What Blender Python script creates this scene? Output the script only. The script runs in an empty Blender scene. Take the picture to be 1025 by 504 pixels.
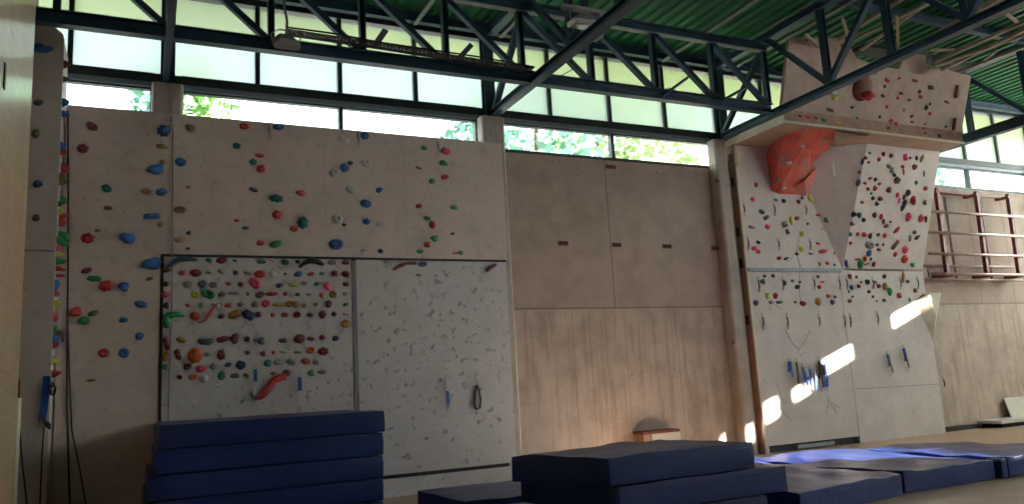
import bpy, bmesh, math, random
from mathutils import Vector, Matrix, noise
C = bpy.context.scene.collection
V = Vector
rnd = random.Random(7)
# ------------------------------------------------------------------ camera
F_PX, YAW, PITCH, ROLL = 790.545, .4469418, .16559741, -.05643383
CAM = V((0, 0, 1.6))
Fw = V((math.sin(YAW)*math.cos(PITCH), math.cos(YAW)*math.cos(PITCH), math.sin(PITCH)))
_r = Fw.cross(V((0, 0, 1))).normalized(); _u = _r.cross(Fw)
Rt = _r*math.cos(ROLL) + _u*math.sin(ROLL)
Up = -_r*math.sin(ROLL) + _u*math.cos(ROLL)
cd = bpy.data.cameras.new('camera'); cam = bpy.data.objects.new('camera', cd); C.objects.link(cam)
cd.sensor_width = 36; cd.lens = F_PX*36/1025; cd.clip_end = 300
M = Matrix((( Rt.x, Up.x, -Fw.x, CAM.x), (Rt.y, Up.y, -Fw.y, CAM.y), (Rt.z, Up.z, -Fw.z, CAM.z), (0, 0, 0, 1)))
cam.matrix_world = M
bpy.context.scene.camera = cam

def ray(x, y): return Fw + Rt*((x-512.5)/F_PX) - Up*((y-252)/F_PX)
class Plane:
    def __init__(s, P, U, Vv):
        s.P = V(P); s.U = V(U).normalized(); s.V = V(Vv).normalized(); s.N = s.U.cross(s.V).normalized()
    def at(s, x, y):
        d = ray(x, y); t = (s.P-CAM).dot(s.N)/d.dot(s.N); return CAM + d*t
WALL_Y = 12.2
P_main = Plane((0, WALL_Y, 0), (1, 0, 0), (0, 0, 1))
P_conc = Plane((0, 12.5, 0), (1, 0, 0), (0, 0, 1))
P_front = Plane((0, 11.6, 0), (1, 0, 0), (0, 0, 1))
P_side = Plane((-1.0, 0, 0), (0, 1, 0), (0, 0, 1))
P_over = Plane((0, 12.2, 3.66), (1, 0, 0), (0, -.85, 2.57))
P_head = Plane((0, 10.78, 6.5), (1, 0, 0), (0, -.55, 1.2))
P_fascia = Plane((0, 10.78, 0), (1, 0, 0), (0, 0, 1))
def on_z(x, y, z): d = ray(x, y); return CAM + d*((z-CAM.z)/d.z)

# ------------------------------------------------------------------ materials
def lin(c): return tuple(((v/12.92) if v <= .04045 else ((v+.055)/1.055)**2.4) for v in c)
def mat(name, rgb, rough=.6, metal=0., noise_scale=8., amt=.12, bump=.0, bscale=60., spec=.5, obj_rand=0.):
    m = bpy.data.materials.new(name); m.use_nodes = True
    nt = m.node_tree; N = nt.nodes; L = nt.links; b = N['Principled BSDF']
    b.inputs['Roughness'].default_value = rough; b.inputs['Metallic'].default_value = metal
    b.inputs['Specular IOR Level'].default_value = spec
    tc = N.new('ShaderNodeTexCoord')
    n = N.new('ShaderNodeTexNoise'); n.inputs['Scale'].default_value = noise_scale; n.inputs['Detail'].default_value = 5
    L.new(tc.outputs['Object'], n.inputs['Vector'])
    r = N.new('ShaderNodeMapRange'); r.inputs[1].default_value = .3; r.inputs[2].default_value = .7
    r.inputs[3].default_value = 1-amt; r.inputs[4].default_value = 1+amt
    L.new(n.outputs[0], r.inputs[0])
    mx = N.new('ShaderNodeVectorMath'); mx.operation = 'SCALE'; mx.inputs[0].default_value = rgb
    L.new(r.outputs[0], mx.inputs['Scale']); L.new(mx.outputs[0], b.inputs['Base Color'])
    if bump:
        n2 = N.new('ShaderNodeTexNoise'); n2.inputs['Scale'].default_value = bscale; n2.inputs['Detail'].default_value = 4
        L.new(tc.outputs['Object'], n2.inputs['Vector'])
        bp = N.new('ShaderNodeBump'); bp.inputs['Strength'].default_value = bump; bp.inputs['Distance'].default_value = .02
        L.new(n2.outputs[0], bp.inputs['Height']); L.new(bp.outputs[0], b.inputs['Normal'])
    m['mix'] = mx.name
    return m
def N_(m): return m.node_tree.nodes
def mul_mask(m, build, col, fac=1.0):
    """mix a mark colour over the base where build(nodes, links, texcoord) gives 1"""
    nt = m.node_tree; N = nt.nodes; L = nt.links; b = N['Principled BSDF']
    src = b.inputs['Base Color'].links[0].from_socket
    tc = N.new('ShaderNodeTexCoord'); out = build(N, L, tc.outputs['Object'])
    ml = N.new('ShaderNodeMath'); ml.operation = 'MULTIPLY'; ml.use_clamp = True; L.new(out, ml.inputs[0]); ml.inputs[1].default_value = fac
    mx = N.new('ShaderNodeMix'); mx.data_type = 'RGBA'
    L.new(ml.outputs[0], mx.inputs['Factor']); L.new(src, mx.inputs['A']); mx.inputs['B'].default_value = (*col, 1)
    L.new(mx.outputs['Result'], b.inputs['Base Color'])
    return ml
def math_node(N, L, op, a, b=None, clamp=False):
    n = N.new('ShaderNodeMath'); n.operation = op; n.use_clamp = clamp
    for i, v in enumerate((a, b)):
        if v is None: continue
        if isinstance(v, (int, float)): n.inputs[i].default_value = v
        else: L.new(v, n.inputs[i])
    return n.outputs[0]
def dots(scale, r, randomness):
    def f(N, L, co):
        mp = N.new('ShaderNodeMapping'); mp.inputs['Scale'].default_value = (1, .001, 1); L.new(co, mp.inputs[0])
        v = N.new('ShaderNodeTexVoronoi'); v.inputs['Scale'].default_value = scale; v.inputs['Randomness'].default_value = randomness
        L.new(mp.outputs[0], v.inputs['Vector'])
        return math_node(N, L, 'LESS_THAN', v.outputs['Distance'], r*scale)
    return f
def blotch(scale, lo, hi, stretch=(1, 1, 1), detail=6):
    def f(N, L, co):
        mp = N.new('ShaderNodeMapping'); mp.inputs['Scale'].default_value = stretch; L.new(co, mp.inputs[0])
        n = N.new('ShaderNodeTexNoise'); n.inputs['Scale'].default_value = scale; n.inputs['Detail'].default_value = detail
        L.new(mp.outputs[0], n.inputs['Vector'])
        r = N.new('ShaderNodeMapRange'); r.inputs[1].default_value = lo; r.inputs[2].default_value = hi; L.new(n.outputs[0], r.inputs[0])
        return r.outputs[0]
    return f
def vlines(xs, w, axis='X', lo=None, hi=None):
    def f(N, L, co):
        sp = N.new('ShaderNodeSeparateXYZ'); L.new(co, sp.inputs[0])
        oth = 'Z' if axis == 'X' else 'X'
        nz = N.new('ShaderNodeTexNoise'); nz.inputs['Scale'].default_value = 1.5; L.new(co, nz.inputs['Vector'])
        wob = math_node(N, L, 'MULTIPLY', nz.outputs[0], .02)
        tot = None
        for x in xs:
            d = math_node(N, L, 'SUBTRACT', sp.outputs[axis], x+.01); d = math_node(N, L, 'SUBTRACT', d, wob)
            d = math_node(N, L, 'ABSOLUTE', math_node(N, L, 'ADD', d, .0)); d = math_node(N, L, 'LESS_THAN', d, w)
            tot = d if tot is None else math_node(N, L, 'MAXIMUM', tot, d)
        if lo is not None: tot = math_node(N, L, 'MULTIPLY', tot, math_node(N, L, 'GREATER_THAN', sp.outputs[oth], lo))
        if hi is not None: tot = math_node(N, L, 'MULTIPLY', tot, math_node(N, L, 'LESS_THAN', sp.outputs[oth], hi))
        return tot
    return f
m_ply = mat('textured_beige_climbing_board', (.69, .56, .515), .85, noise_scale=1.6, amt=.08, bump=.25, bscale=120)
N_(m_ply)
mul_mask(m_ply, blotch(7, .52, .75), (.40, .31, .24), .4)
mul_mask(m_ply, dots(5.2, .011, .55), (.10, .08, .06), .8)
mul_mask(m_ply, blotch(30, .66, .74), (.2, .15, .11), .35)
m_ply_r = mat('textured_pink_beige_climbing_board', (.63, .545, .51), .8, noise_scale=2.2, amt=.08, bump=.2, bscale=120)
mul_mask(m_ply_r, blotch(9, .55, .75), (.38, .3, .26), .4)
mul_mask(m_ply_r, dots(6.5, .010, .6), (.12, .09, .08), .6)
m_head = mat('dusty_headwall_board', (.42, .32, .275), .85, noise_scale=3, amt=.12, bump=.25, bscale=100)
mul_mask(m_head, blotch(5, .5, .7), (.38, .20, .15), .4)
m_soffit = mat('brown_soffit_plywood', (.44, .31, .235), .8, 0., 3, .12)
m_fascia = mat('brown_dusty_board', (.34, .21, .16), .85, noise_scale=4, amt=.2)
m_white = mat('moulded_white_climbing_panel', (.63, .575, .58), .75, noise_scale=2.5, amt=.05)
def white_bump(m):
    nt = m.node_tree; N = nt.nodes; L = nt.links; tc = N.new('ShaderNodeTexCoord')
    n = N.new('ShaderNodeTexNoise'); n.inputs['Scale'].default_value = 8; n.inputs['Detail'].default_value = 7; n.inputs['Roughness'].default_value = .62
    L.new(tc.outputs['Object'], n.inputs['Vector'])
    r = N.new('ShaderNodeMapRange'); r.inputs[1].default_value = .60; r.inputs[2].default_value = .68; L.new(n.outputs[0], r.inputs[0])
    n2 = N.new('ShaderNodeTexNoise'); n2.inputs['Scale'].default_value = 70; L.new(tc.outputs['Object'], n2.inputs['Vector'])
    h = math_node(N, L, 'ADD', r.outputs[0], math_node(N, L, 'MULTIPLY', n2.outputs[0], .12))
    b = N.new('ShaderNodeBump'); b.inputs['Strength'].default_value = .9; b.inputs['Distance'].default_value = .05
    L.new(h, b.inputs['Height']); L.new(b.outputs[0], N['Principled BSDF'].inputs['Normal'])
white_bump(m_white)
mul_mask(m_white, blotch(22, .665, .69, (1, 1, .6), 3), (.16, .15, .14), .7)  # dark flecks paint the shade of moulded dents into the colour
mul_mask(m_white, dots(9.0, .009, 1.0), (.12, .12, .12), .6)
mul_mask(m_white, dots(6.0, .013, .95), (.05, .05, .05), .75)
mul_mask(m_white, blotch(3, .55, .8), (.45, .42, .38), .4)
m_conc = mat('board_marked_concrete', (.53, .41, .345), .85, noise_scale=1.2, amt=.12, bump=.35, bscale=45)
def upper_zone(N, L, co):
    sp = N.new('ShaderNodeSeparateXYZ'); L.new(co, sp.inputs[0]); return math_node(N, L, 'GREATER_THAN', sp.outputs['Z'], 2.88)
mul_mask(m_conc, upper_zone, (.39, .275, .225), .55)
mul_mask(m_conc, blotch(3, .42, .75, (1, 1, 1), 10), (.30, .225, .18), .6)
def low_streaks(N, L, co):
    f = blotch(9, .5, .66, (1.3, 1, .10))(N, L, co)
    sp = N.new('ShaderNodeSeparateXYZ'); L.new(co, sp.inputs[0]); return math_node(N, L, 'MULTIPLY', f, math_node(N, L, 'LESS_THAN', sp.outputs['Z'], 2.86))
mul_mask(m_conc, low_streaks, (.33, .24, .18), .6)
mul_mask(m_conc, blotch(26, .55, .72), (.24, .17, .14), .45)
mul_mask(m_conc, blotch(60, .6, .7), (.2, .14, .11), .35)
mul_mask(m_conc, dots(1.9, .018, .9), (.1, .07, .06), .8)
mul_mask(m_conc, dots(4.3, .010, 1.0), (.14, .09, .07), .7)
mul_mask(m_conc, vlines([8.05, 5.95, 13.5, 18.6, 19.9], .009, 'X', 2.88, None), (.12, .09, .07), .8)
mul_mask(m_conc, vlines([8.22, 7.1, 7.45, 7.8, 9.4, 17.9, 19.2], .006, 'X', None, 2.88), (.2, .15, .11), .6)
mul_mask(m_conc, vlines([2.88], .018, 'Z'), (.18, .14, .11), .7)
mul_mask(m_conc, vlines([4.6], .006, 'Z'), (.25, .2, .16), .35)
m_post = mat('weathered_post_concrete', (.46, .39, .34), .8, 0., 3, .12, bump=.2, bscale=40)
mul_mask(m_post, blotch(5, .5, .7, (4, 4, .5)), (.30, .22, .17), .5)
m_steel = mat('dark_blue_painted_steel', (.020, .058, .10), .42, 0., 3, .3)
m_pale = mat('pale_grey_paint', (.27, .28, .26), .6)
m_frame = mat('dark_window_frame_paint', (.035, .045, .05), .5, 0., 5, .2)
m_reveal = mat('pale_blue_grey_frame', (.20, .25, .30), .5)
m_green = mat('green_profiled_sheet', (.010, .135, .045), .5, 0., 2, .25, spec=.25)
m_floor = mat('beige_sports_floor', (.46, .31, .20), .32, 0., 2, .14)
mul_mask(m_floor, blotch(5, .5, .7, (.3, 4, 1)), (.30, .19, .12), .35)
m_wood = mat('pale_plywood_panelling', (.60, .43, .28), .45, 0., 2, .10)
mul_mask(m_wood, blotch(3, .48, .7, (1, .5, 6)), (.36, .21, .11), .4)
def perf(N, L, co):
    v = N.new('ShaderNodeTexVoronoi'); v.inputs['Scale'].default_value = 20; v.inputs['Randomness'].default_value = 0
    mp = N.new('ShaderNodeMapping'); mp.inputs['Scale'].default_value = (.001, 1, 1); L.new(co, mp.inputs[0]); L.new(mp.outputs[0], v.inputs['Vector'])
    return math_node(N, L, 'LESS_THAN', v.outputs['Distance'], .09)
mul_mask(m_wood, perf, (.1, .06, .03), .5)
N_(m_wood)['Principled BSDF'].inputs['Coat Weight'].default_value = .5; N_(m_wood)['Principled BSDF'].inputs['Coat Roughness'].default_value = .22
m_mat = mat('navy_vinyl', (.006, .024, .14), .40, 0., 3, .14, bump=.45, bscale=9, spec=.35)
N_(m_mat)['Principled BSDF'].inputs['Coat Weight'].default_value = .08; N_(m_mat)['Principled BSDF'].inputs['Coat Roughness'].default_value = .22
m_seam = mat('navy_piping', (.012, .028, .10), .4, 0., 3, .1)
m_strap = mat('dark_webbing', (.02, .025, .05), .7)
m_timber = mat('pale_timber_batten', (.33, .285, .21), .7, 0., 6, .2)
m_galv = mat('galvanised_grey_metal', (.42, .42, .42), .4, .6, 10, .1)
m_cream = mat('cream_painted_board_edge', (.66, .60, .48), .7, 0., 6, .08)
m_redp = mat('red_painted_volume', (.60, .095, .065), .6, 0., 4, .25, bump=.3, bscale=30)
mul_mask(m_redp, blotch(3.0, .52, .62), (.42, .22, .22), .55)
m_rackred = mat('dark_red_painted_steel', (.17, .018, .015), .45, 0., 6, .15)
m_rackpipe = mat('faded_pink_metal_tube', (.42, .28, .26), .4, .2, 6, .15)
m_brown = mat('rust_red_brown_paint', (.13, .035, .022), .7, 0., 12, .3)
m_black = mat('black_rubber', (.012, .012, .013), .6)
m_grey = mat('grey_strip', (.22, .22, .23), .6)
m_woodside = mat('reddish_wood_edge', (.33, .19, .125), .65, 0., 6, .2)
m_foil = mat('dusty_blue_grey_strip', (.30, .34, .38), .7, 0., 14, .35)
m_blue_web = mat('blue_webbing', (.02, .09, .40), .7, 0., 20, .2)
m_white_web = mat('white_webbing', (.6, .62, .65), .7, 0., 20, .2)
m_dark_web = mat('dark_brown_webbing', (.045, .03, .028), .7, 0., 20, .2)
m_lightboard = mat('white_faced_board', (.62, .57, .50), .6, 0., 4, .05)
m_bark = mat('bark', (.12, .08, .05), .9)
m_leaf = mat('leaf_green', (.26, .40, .16), .6, 0., .6, .5)
m_leaf2 = mat('leaf_blue_green', (.20, .38, .28), .6, 0., .6, .5)
m_tile = mat('red_roof_tile', (.45, .20, .15), .8, 0., 6, .25)
m_plaster = mat('pale_plaster', (.6, .55, .45), .9)
m_asph = mat('outdoor_ground', (.38, .38, .32), .95, 0., 1, .2)
m_trayc = mat('dull_dark_metal', (.10, .10, .11), .5, .3)
m_lens = mat('floodlight_lens', (.45, .40, .35), .2)
def glass_clear():
    m = bpy.data.materials.new('clear_window_glass'); m.use_nodes = True; nt = m.node_tree; N = nt.nodes; L = nt.links
    N.remove(N['Principled BSDF']); g = N.new('ShaderNodeBsdfGlossy'); g.inputs['Roughness'].default_value = .03
    t = N.new('ShaderNodeBsdfTransparent'); t.inputs['Color'].default_value = (.93, .97, .98, 1)
    mx = N.new('ShaderNodeMixShader'); mx.inputs[0].default_value = .05; L.new(t.outputs[0], mx.inputs[1]); L.new(g.outputs[0], mx.inputs[2])
    L.new(mx.outputs[0], N['Material Output'].inputs['Surface']); return m
def glass_frost(k=1, name='frosted_translucent_glass'):
    m = bpy.data.materials.new(name); m.use_nodes = True; nt = m.node_tree; N = nt.nodes; L = nt.links
    N.remove(N['Principled BSDF']); g = N.new('ShaderNodeBsdfDiffuse'); g.inputs['Color'].default_value = (.5, .55, .5, 1)
    t = N.new('ShaderNodeBsdfTranslucent'); t.inputs['Color'].default_value = (.97*k, .96*k, .92*k, 1)
    mx = N.new('ShaderNodeMixShader'); mx.inputs[0].default_value = .12
    L.new(t.outputs[0], mx.inputs[1]); L.new(g.outputs[0], mx.inputs[2])
    rf = N.new('ShaderNodeBsdfRefraction'); rf.inputs['Roughness'].default_value = .33; rf.inputs['IOR'].default_value = 1.3; rf.inputs['Color'].default_value = (.80*k, .93*k, .97*k, 1)
    m2 = N.new('ShaderNodeMixShader'); m2.inputs[0].default_value = .45
    L.new(mx.outputs[0], m2.inputs[1]); L.new(rf.outputs[0], m2.inputs[2])
    L.new(m2.outputs[0], N['Material Output'].inputs['Surface']); return m
m_clear = glass_clear(); m_frost = glass_frost(.63, 'tinted_frosted_glass'); m_frost_gable = glass_frost()
def canopy():
    m = bpy.data.materials.new('yellow_green_translucent_canopy'); m.use_nodes = True; nt = m.node_tree; N = nt.nodes; L = nt.links
    N.remove(N['Principled BSDF']); g = N.new('ShaderNodeBsdfDiffuse'); g.inputs['Color'].default_value = (.55, .60, .12, 1)
    t = N.new('ShaderNodeBsdfTranslucent'); t.inputs['Color'].default_value = (.60, .66, .12, 1)
    mx = N.new('ShaderNodeMixShader'); mx.inputs[0].default_value = .4
    L.new(t.outputs[0], mx.inputs[1]); L.new(g.outputs[0], mx.inputs[2])
    L.new(mx.outputs[0], N['Material Output'].inputs['Surface']); return m
m_canopy = canopy()
HC = {  # hold plastics
 'red': (.50, .035, .03), 'maroon': (.20, .018, .03), 'pink': (.80, .06, .16), 'blue': (.02, .12, .38), 'navy': (.02, .04, .13),
 'teal': (.02, .16, .15), 'green': (.02, .28, .08), 'olive': (.12, .12, .03), 'tan': (.36, .24, .12), 'ochre': (.38, .22, .03),
 'yellow': (.55, .55, .08), 'black': (.025, .025, .028), 'grey': (.22, .23, .23), 'white': (.62, .60, .58), 'brown': (.14, .05, .03),
 'orange': (.70, .12, .03), 'slate': (.06, .10, .14), 'purple': (.12, .04, .10)}
HM = {k: mat(k+'_resin', c, .55, 0., 9, .15, bump=.15, bscale=40) for k, c in HC.items()}
for k in HM: mul_mask(HM[k], blotch(4, .56, .72), (.45, .42, .4), .35)

# ------------------------------------------------------------------ mesh helpers
def link(name, bm, m, parent=None, smooth=False, bevel=0):
    bmesh.ops.recalc_face_normals(bm, faces=bm.faces)
    me = bpy.data.meshes.new(name); bm.to_mesh(me); bm.free()
    for x in (m if isinstance(m, (list, tuple)) else [m]): me.materials.append(x)
    if smooth:
        for p in me.polygons: p.use_smooth = True
    o = bpy.data.objects.new(name, me); C.objects.link(o)
    if parent: o.parent = parent
    if bevel:
        b = o.modifiers.new('bevel', 'BEVEL'); b.width = bevel; b.segments = 2; b.limit_method = 'ANGLE'
    return o
def recenter(o):
    """move a world-space mesh so that its origin sits at its own centre"""
    me = o.data; n = len(me.vertices); c = V((0, 0, 0))
    for v in me.vertices: c += v.co
    c /= n
    for v in me.vertices: v.co -= c
    o.location = c
    return o
def box(bm, x0, x1, y0, y1, z0, z1):
    vs = [bm.verts.new((x, y, z)) for x in (x0, x1) for y in (y0, y1) for z in (z0, z1)]
    for f in ((0, 1, 3, 2), (4, 6, 7, 5), (0, 4, 5, 1), (2, 3, 7, 6), (0, 2, 6, 4), (1, 5, 7, 3)): bm.faces.new([vs[i] for i in f])
def beam(bm, a, b, w, h, up=(0, 0, 1)):
    a = V(a); b = V(b); d = (b-a).normalized(); up = V(up)
    if abs(d.dot(up)) > .98: up = V((0, 1, 0))
    s = d.cross(up).normalized(); t = s.cross(d).normalized()
    vs = []
    for p in (a, b):
        for i, j in ((-1, -1), (1, -1), (1, 1), (-1, 1)): vs.append(bm.verts.new(p + s*(w/2*i) + t*(h/2*j)))
    for f in ((3, 2, 1, 0), (4, 5, 6, 7), (0, 1, 5, 4), (1, 2, 6, 5), (2, 3, 7, 6), (3, 0, 4, 7)): bm.faces.new([vs[i] for i in f])
def ibeam(bm, a, b, w, h, t=.014, up=(0, 0, 1)):
    """rolled H section"""
    a = V(a); b = V(b); d = (b-a).normalized(); upv = V(up)
    if abs(d.dot(upv)) > .98: upv = V((0, 1, 0))
    s = d.cross(upv).normalized(); q = s.cross(d).normalized()
    beam(bm, a+q*(h/2-t/2), b+q*(h/2-t/2), w, t, up); beam(bm, a-q*(h/2-t/2), b-q*(h/2-t/2), w, t, up)
    beam(bm, a, b, t, h-2*t, up)
def tube(bm, pts, r, n=8, r1=None):
    pts = [V(p) for p in pts]; rings = []
    for i, p in enumerate(pts):
        d = (pts[min(i+1, len(pts)-1)] - pts[max(i-1, 0)]).normalized()
        u = V((0, 0, 1)) if abs(d.z) < .9 else V((1, 0, 0))
        s = d.cross(u).normalized(); t = s.cross(d)
        rr = r if r1 is None else r+(r1-r)*i/(len(pts)-1)
        rings.append([bm.verts.new(p + (s*math.cos(k*2*math.pi/n) + t*math.sin(k*2*math.pi/n))*rr) for k in range(n)])
    for a, b in zip(rings, rings[1:]):
        for k in range(n): bm.faces.new((a[k], a[(k+1) % n], b[(k+1) % n], b[k]))
    bm.faces.new(rings[0][::-1]); bm.faces.new(rings[-1])
def ribbon(bm, pts, wdir, w, t, widths=None):
    """a flat strap along pts, w wide along wdir, t thick"""
    pts = [V(p) for p in pts]; wd = V(wdir).normalized(); rings = []
    for i, p in enumerate(pts):
        d = (pts[min(i+1, len(pts)-1)] - pts[max(i-1, 0)]).normalized(); n = wd.cross(d).normalized()
        ww = w*(widths[i] if widths else 1)
        rings.append([bm.verts.new(p + wd*ww/2*i_ + n*t/2*j_) for i_, j_ in ((-1, -1), (1, -1), (1, 1), (-1, 1))])
    for a, b in zip(rings, rings[1:]):
        for k in range(4): bm.faces.new((a[k], a[(k+1) % 4], b[(k+1) % 4], b[k]))
    bm.faces.new(rings[0][::-1]); bm.faces.new(rings[-1])
def prism(bm, poly, off):
    off = V(off); a = [bm.verts.new(V(p)) for p in poly]; b = [bm.verts.new(V(p)+off) for p in poly]; n = len(poly)
    bm.faces.new(a); bm.faces.new(b[::-1])
    for i in range(n): bm.faces.new((a[i], b[i], b[(i+1) % n], a[(i+1) % n]))
def hull(bm, pts):
    for p in pts: bm.verts.new(V(p))
    r = bmesh.ops.convex_hull(bm, input=bm.verts)
    bmesh.ops.delete(bm, geom=list({g for g in r['geom_interior'] + r['geom_unused'] if isinstance(g, bmesh.types.BMVert)}), context='VERTS')
def tag(o, label=None, cat=None, group=None, kind=None):
    if label: o['label'] = label
    if cat: o['category'] = cat
    if group: o['group'] = group
    if kind: o['kind'] = kind
    return o
def empty(name, loc, label, cat, group=None, rot=(0, 0, 0)):
    o = bpy.data.objects.new(name, None); C.objects.link(o); o.location = loc; o.rotation_euler = rot; o.empty_display_size = .1
    return tag(o, label, cat, group)
def part(name, bm, m, parent, **k):
    """bm is in world space; the parent is an unrotated empty"""
    bmesh.ops.translate(bm, verts=bm.verts, vec=-V(parent.location)); return link(name, bm, m, parent, **k)
def struct(name, bm, m, **k): return tag(link(name, bm, m, **k), kind='structure')
def B(): return bmesh.new()

# ------------------------------------------------------------------ room shell
XL, XR, YB, YW, ZR = -1.15, 24.0, -10.0, 12.6, 8.12
b = B(); box(b, XL-.3, XR+.3, YB-.3, 12.85, -.2, 0); struct('floor', b, m_floor)
b = B(); box(b, -2.4, XR+.3, 12.5, 12.8, 0, 5.76); struct('wall_back', b, m_conc)
b = B(); box(b, XL-.25, XL, YB, 10.02, 0, 8.05)
struct('wall_left', b, m_wood)
b = B(); box(b, -2.6, -2.4, 10.02, 12.8, 0, 8.05); box(b, -2.6, XL-.26, 9.8, 10.02, 0, 8.05); box(b, -2.4, XL, 10.02, 12.5, -.2, 0); struct('wall_left_recess', b, m_conc)
# wall opposite the climbing wall, with a band of windows
def wall_with_holes(name, u0, u1, z0, z1, holes, pt, m, thick):
    us = sorted({u0, u1, *[h[0] for h in holes], *[h[1] for h in holes]}); zs = sorted({z0, z1, *[h[2] for h in holes], *[h[3] for h in holes]})
    b = B()
    for i in range(len(us)-1):
        for j in range(len(zs)-1):
            cu = (us[i]+us[i+1])/2; cz = (zs[j]+zs[j+1])/2
            if any(h[0] < cu < h[1] and h[2] < cz < h[3] for h in holes): continue
            p = [pt(us[i], zs[j]), pt(us[i+1], zs[j]), pt(us[i+1], zs[j+1]), pt(us[i], zs[j+1])]; prism(b, p, thick)
    bmesh.ops.remove_doubles(b, verts=b.verts, dist=1e-4)
    return struct(name, b, m)
m_shell = mat('painted_hall_wall', (.45, .42, .38), .8, 0., 2, .06)
FRONT_HOLES = [(x, x+4.2, 4.2, 7.7) for x in (13.8, 18.7)]
wall_with_holes('wall_front', XL-.3, XR+.3, 0, ZR, FRONT_HOLES, lambda u, z: V((u, YB, z)), m_shell, (0, -.3, 0))
# right gable: low glazing plus a narrow clerestory whose panes throw the sun patches on the climbing wall
SB, SZ = .80, .36              # sun travels (-1, SB, -SZ)
def src(x, z, y=WALL_Y): t = XR - x; return (y-SB*t, z+SZ*t)
patch = [(11.12, 11.46, .58, .93), (11.93, 12.42, .95, 1.17), (12.77, 13.68, 1.41, 1.70), (15.03, 15.97, 2.35, 2.63)]
holes = []
for x0, x1, z0, z1 in patch:
    ya, za = src(x0, z0); yb, _ = src(x1, z0); holes.append((ya, yb, za, za+(z1-z0)))
holes.append((-3.4, -.7, 5.0, 6.0)); holes.append((-.7, 1.1, 5.0, 5.12)); holes.append((1.5, 1.75, 5.02, 5.32))
gable_band = [(-9.4, -5.2, 3.0, 7.7), (-4.9, -.7, 6.25, 7.7), (-.4, 3.8, 6.25, 7.7), (4.1, 8.2, 6.25, 7.7), (8.5, 12.1, 3.5, 7.7)]
for i, (y0, y1, z0, z1) in enumerate(gable_band):
    b = B(); box(b, XR-.01, XR, y0, y1, z0, z1); struct('window_%d' % (30+i), b, m_frost_gable)
b = B(); box(b, 40, 41, -46, -17.2, -.3, 22.5); struct('sun_block_slab', b, m_shell)  # added unseen slab, keeps the sun out of the front wall openings
holes += gable_band
holes = [tuple(round(v, 3) for v in h) for h in holes]
wall_with_holes('wall_right', YB-.3, 12.8, 0, ZR, holes, lambda u, z: V((XR, u, z)), m_shell, (.02, 0, 0))
# roof of real trapezoidal sheet, ending at the window wall; an added canopy carries on outside
b = B(); prof = []; x = -2.6; pitch = .25
while x < XR+.3:
    prof += [(x, 0), (x+.10, 0), (x+.13, .05), (x+.22, .05)]; x += pitch
prev = None
for px, pz in prof:
    cur = [b.verts.new((px, YB-.4, ZR+pz)), b.verts.new((px, 12.85, ZR+pz)), b.verts.new((px, 12.85, ZR+pz+.02)), b.verts.new((px, YB-.4, ZR+pz+.02))]
    if prev:
        b.faces.new((prev[0], prev[1], cur[1], cur[0])); b.faces.new((prev[3], cur[3], cur[2], prev[2]))
    prev = cur
struct('ceiling', b, m_green)
b = B(); box(b, -2.6, XR+.3, 12.86, 14.5, 8.1, 8.13); struct('tint_canopy', b, m_canopy)  # unseen canopy, added to tint the frosted panes yellow-green towards the top
# purlins and window head
def purlin(y, z, name, label):
    b = B(); ibeam(b, (-1.1 if y < 10 else -2.3, y, z), (XR, y, z), .12, .16)
    return tag(recenter(link(name, b, m_steel)), label, 'roof beam')
for i, (y, l) in enumerate(((12.35, 'dark steel beam just under the green roof along the head of the windows'), (9.3, 'dark steel purlin under the green roof, nearer than the long truss'),
      (7.8, 'dark steel purlin crossing the green roof just above the second floodlight'), (6.3, 'dark steel purlin at the upper right, nearest of the beams under the roof'))):
    purlin(y, 8.02, 'roof_purlin', l)
# ---- windows in the back wall
PIL = [.33, 5.66, 11.0, 16.3, 21.6]
b = B()
box(b, -2.4, XR, 12.5, 12.7, 6.42, 6.55)     # dark rail between the clear and the frosted row
struct('trim_1', b, m_frame)
b = B(); box(b, -2.4, XR, 12.52, 12.7, 6.34, 6.42); struct('trim_3', b, m_reveal)
b = B(); box(b, -2.4, XR, 12.52, 12.72, 7.9, 8.1); struct('trim_2', b, m_frame)
wn = 1
for k, (xa, xb) in enumerate(zip([-2.3]+PIL[:-1], PIL)):
    a0, a1 = xa+.2, xb-.2
    n = 4 if k else 2
    for row, (z0, z1, nn, mt) in enumerate(((5.80, 6.34, 2 if k else 1, m_clear), (6.56, 7.9, n, m_frost))):
        b = B(); t = .05
        box(b, a0, a1, 12.56, 12.66, z0-.04, z0+.04 if row == 0 else z0+.02)
        if row == 0: box(b, a0, a1, 12.56, 12.66, z1-.03, z1)
        for i in range(nn+1):
            x = (a0 + (a1-a0)*i/nn) if row == 0 else (xa + (xb-xa)*i/nn)
            box(b, x-.035, x+.035, 12.55, 12.67, z0+.02, z1-.001)
        root = struct('window_%d' % wn, b, m_frame); wn += 1
        for i in range(nn):
            L_ = a0 if row == 0 else xa; S_ = (a1-a0)/nn if row == 0 else (xb-xa)/nn
            g = B(); box(g, L_+S_*i+.036, L_+S_*(i+1)-.036, 12.605, 12.612, z0+.03, z1-.03)
            link('pane', g, mt, root)
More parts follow.
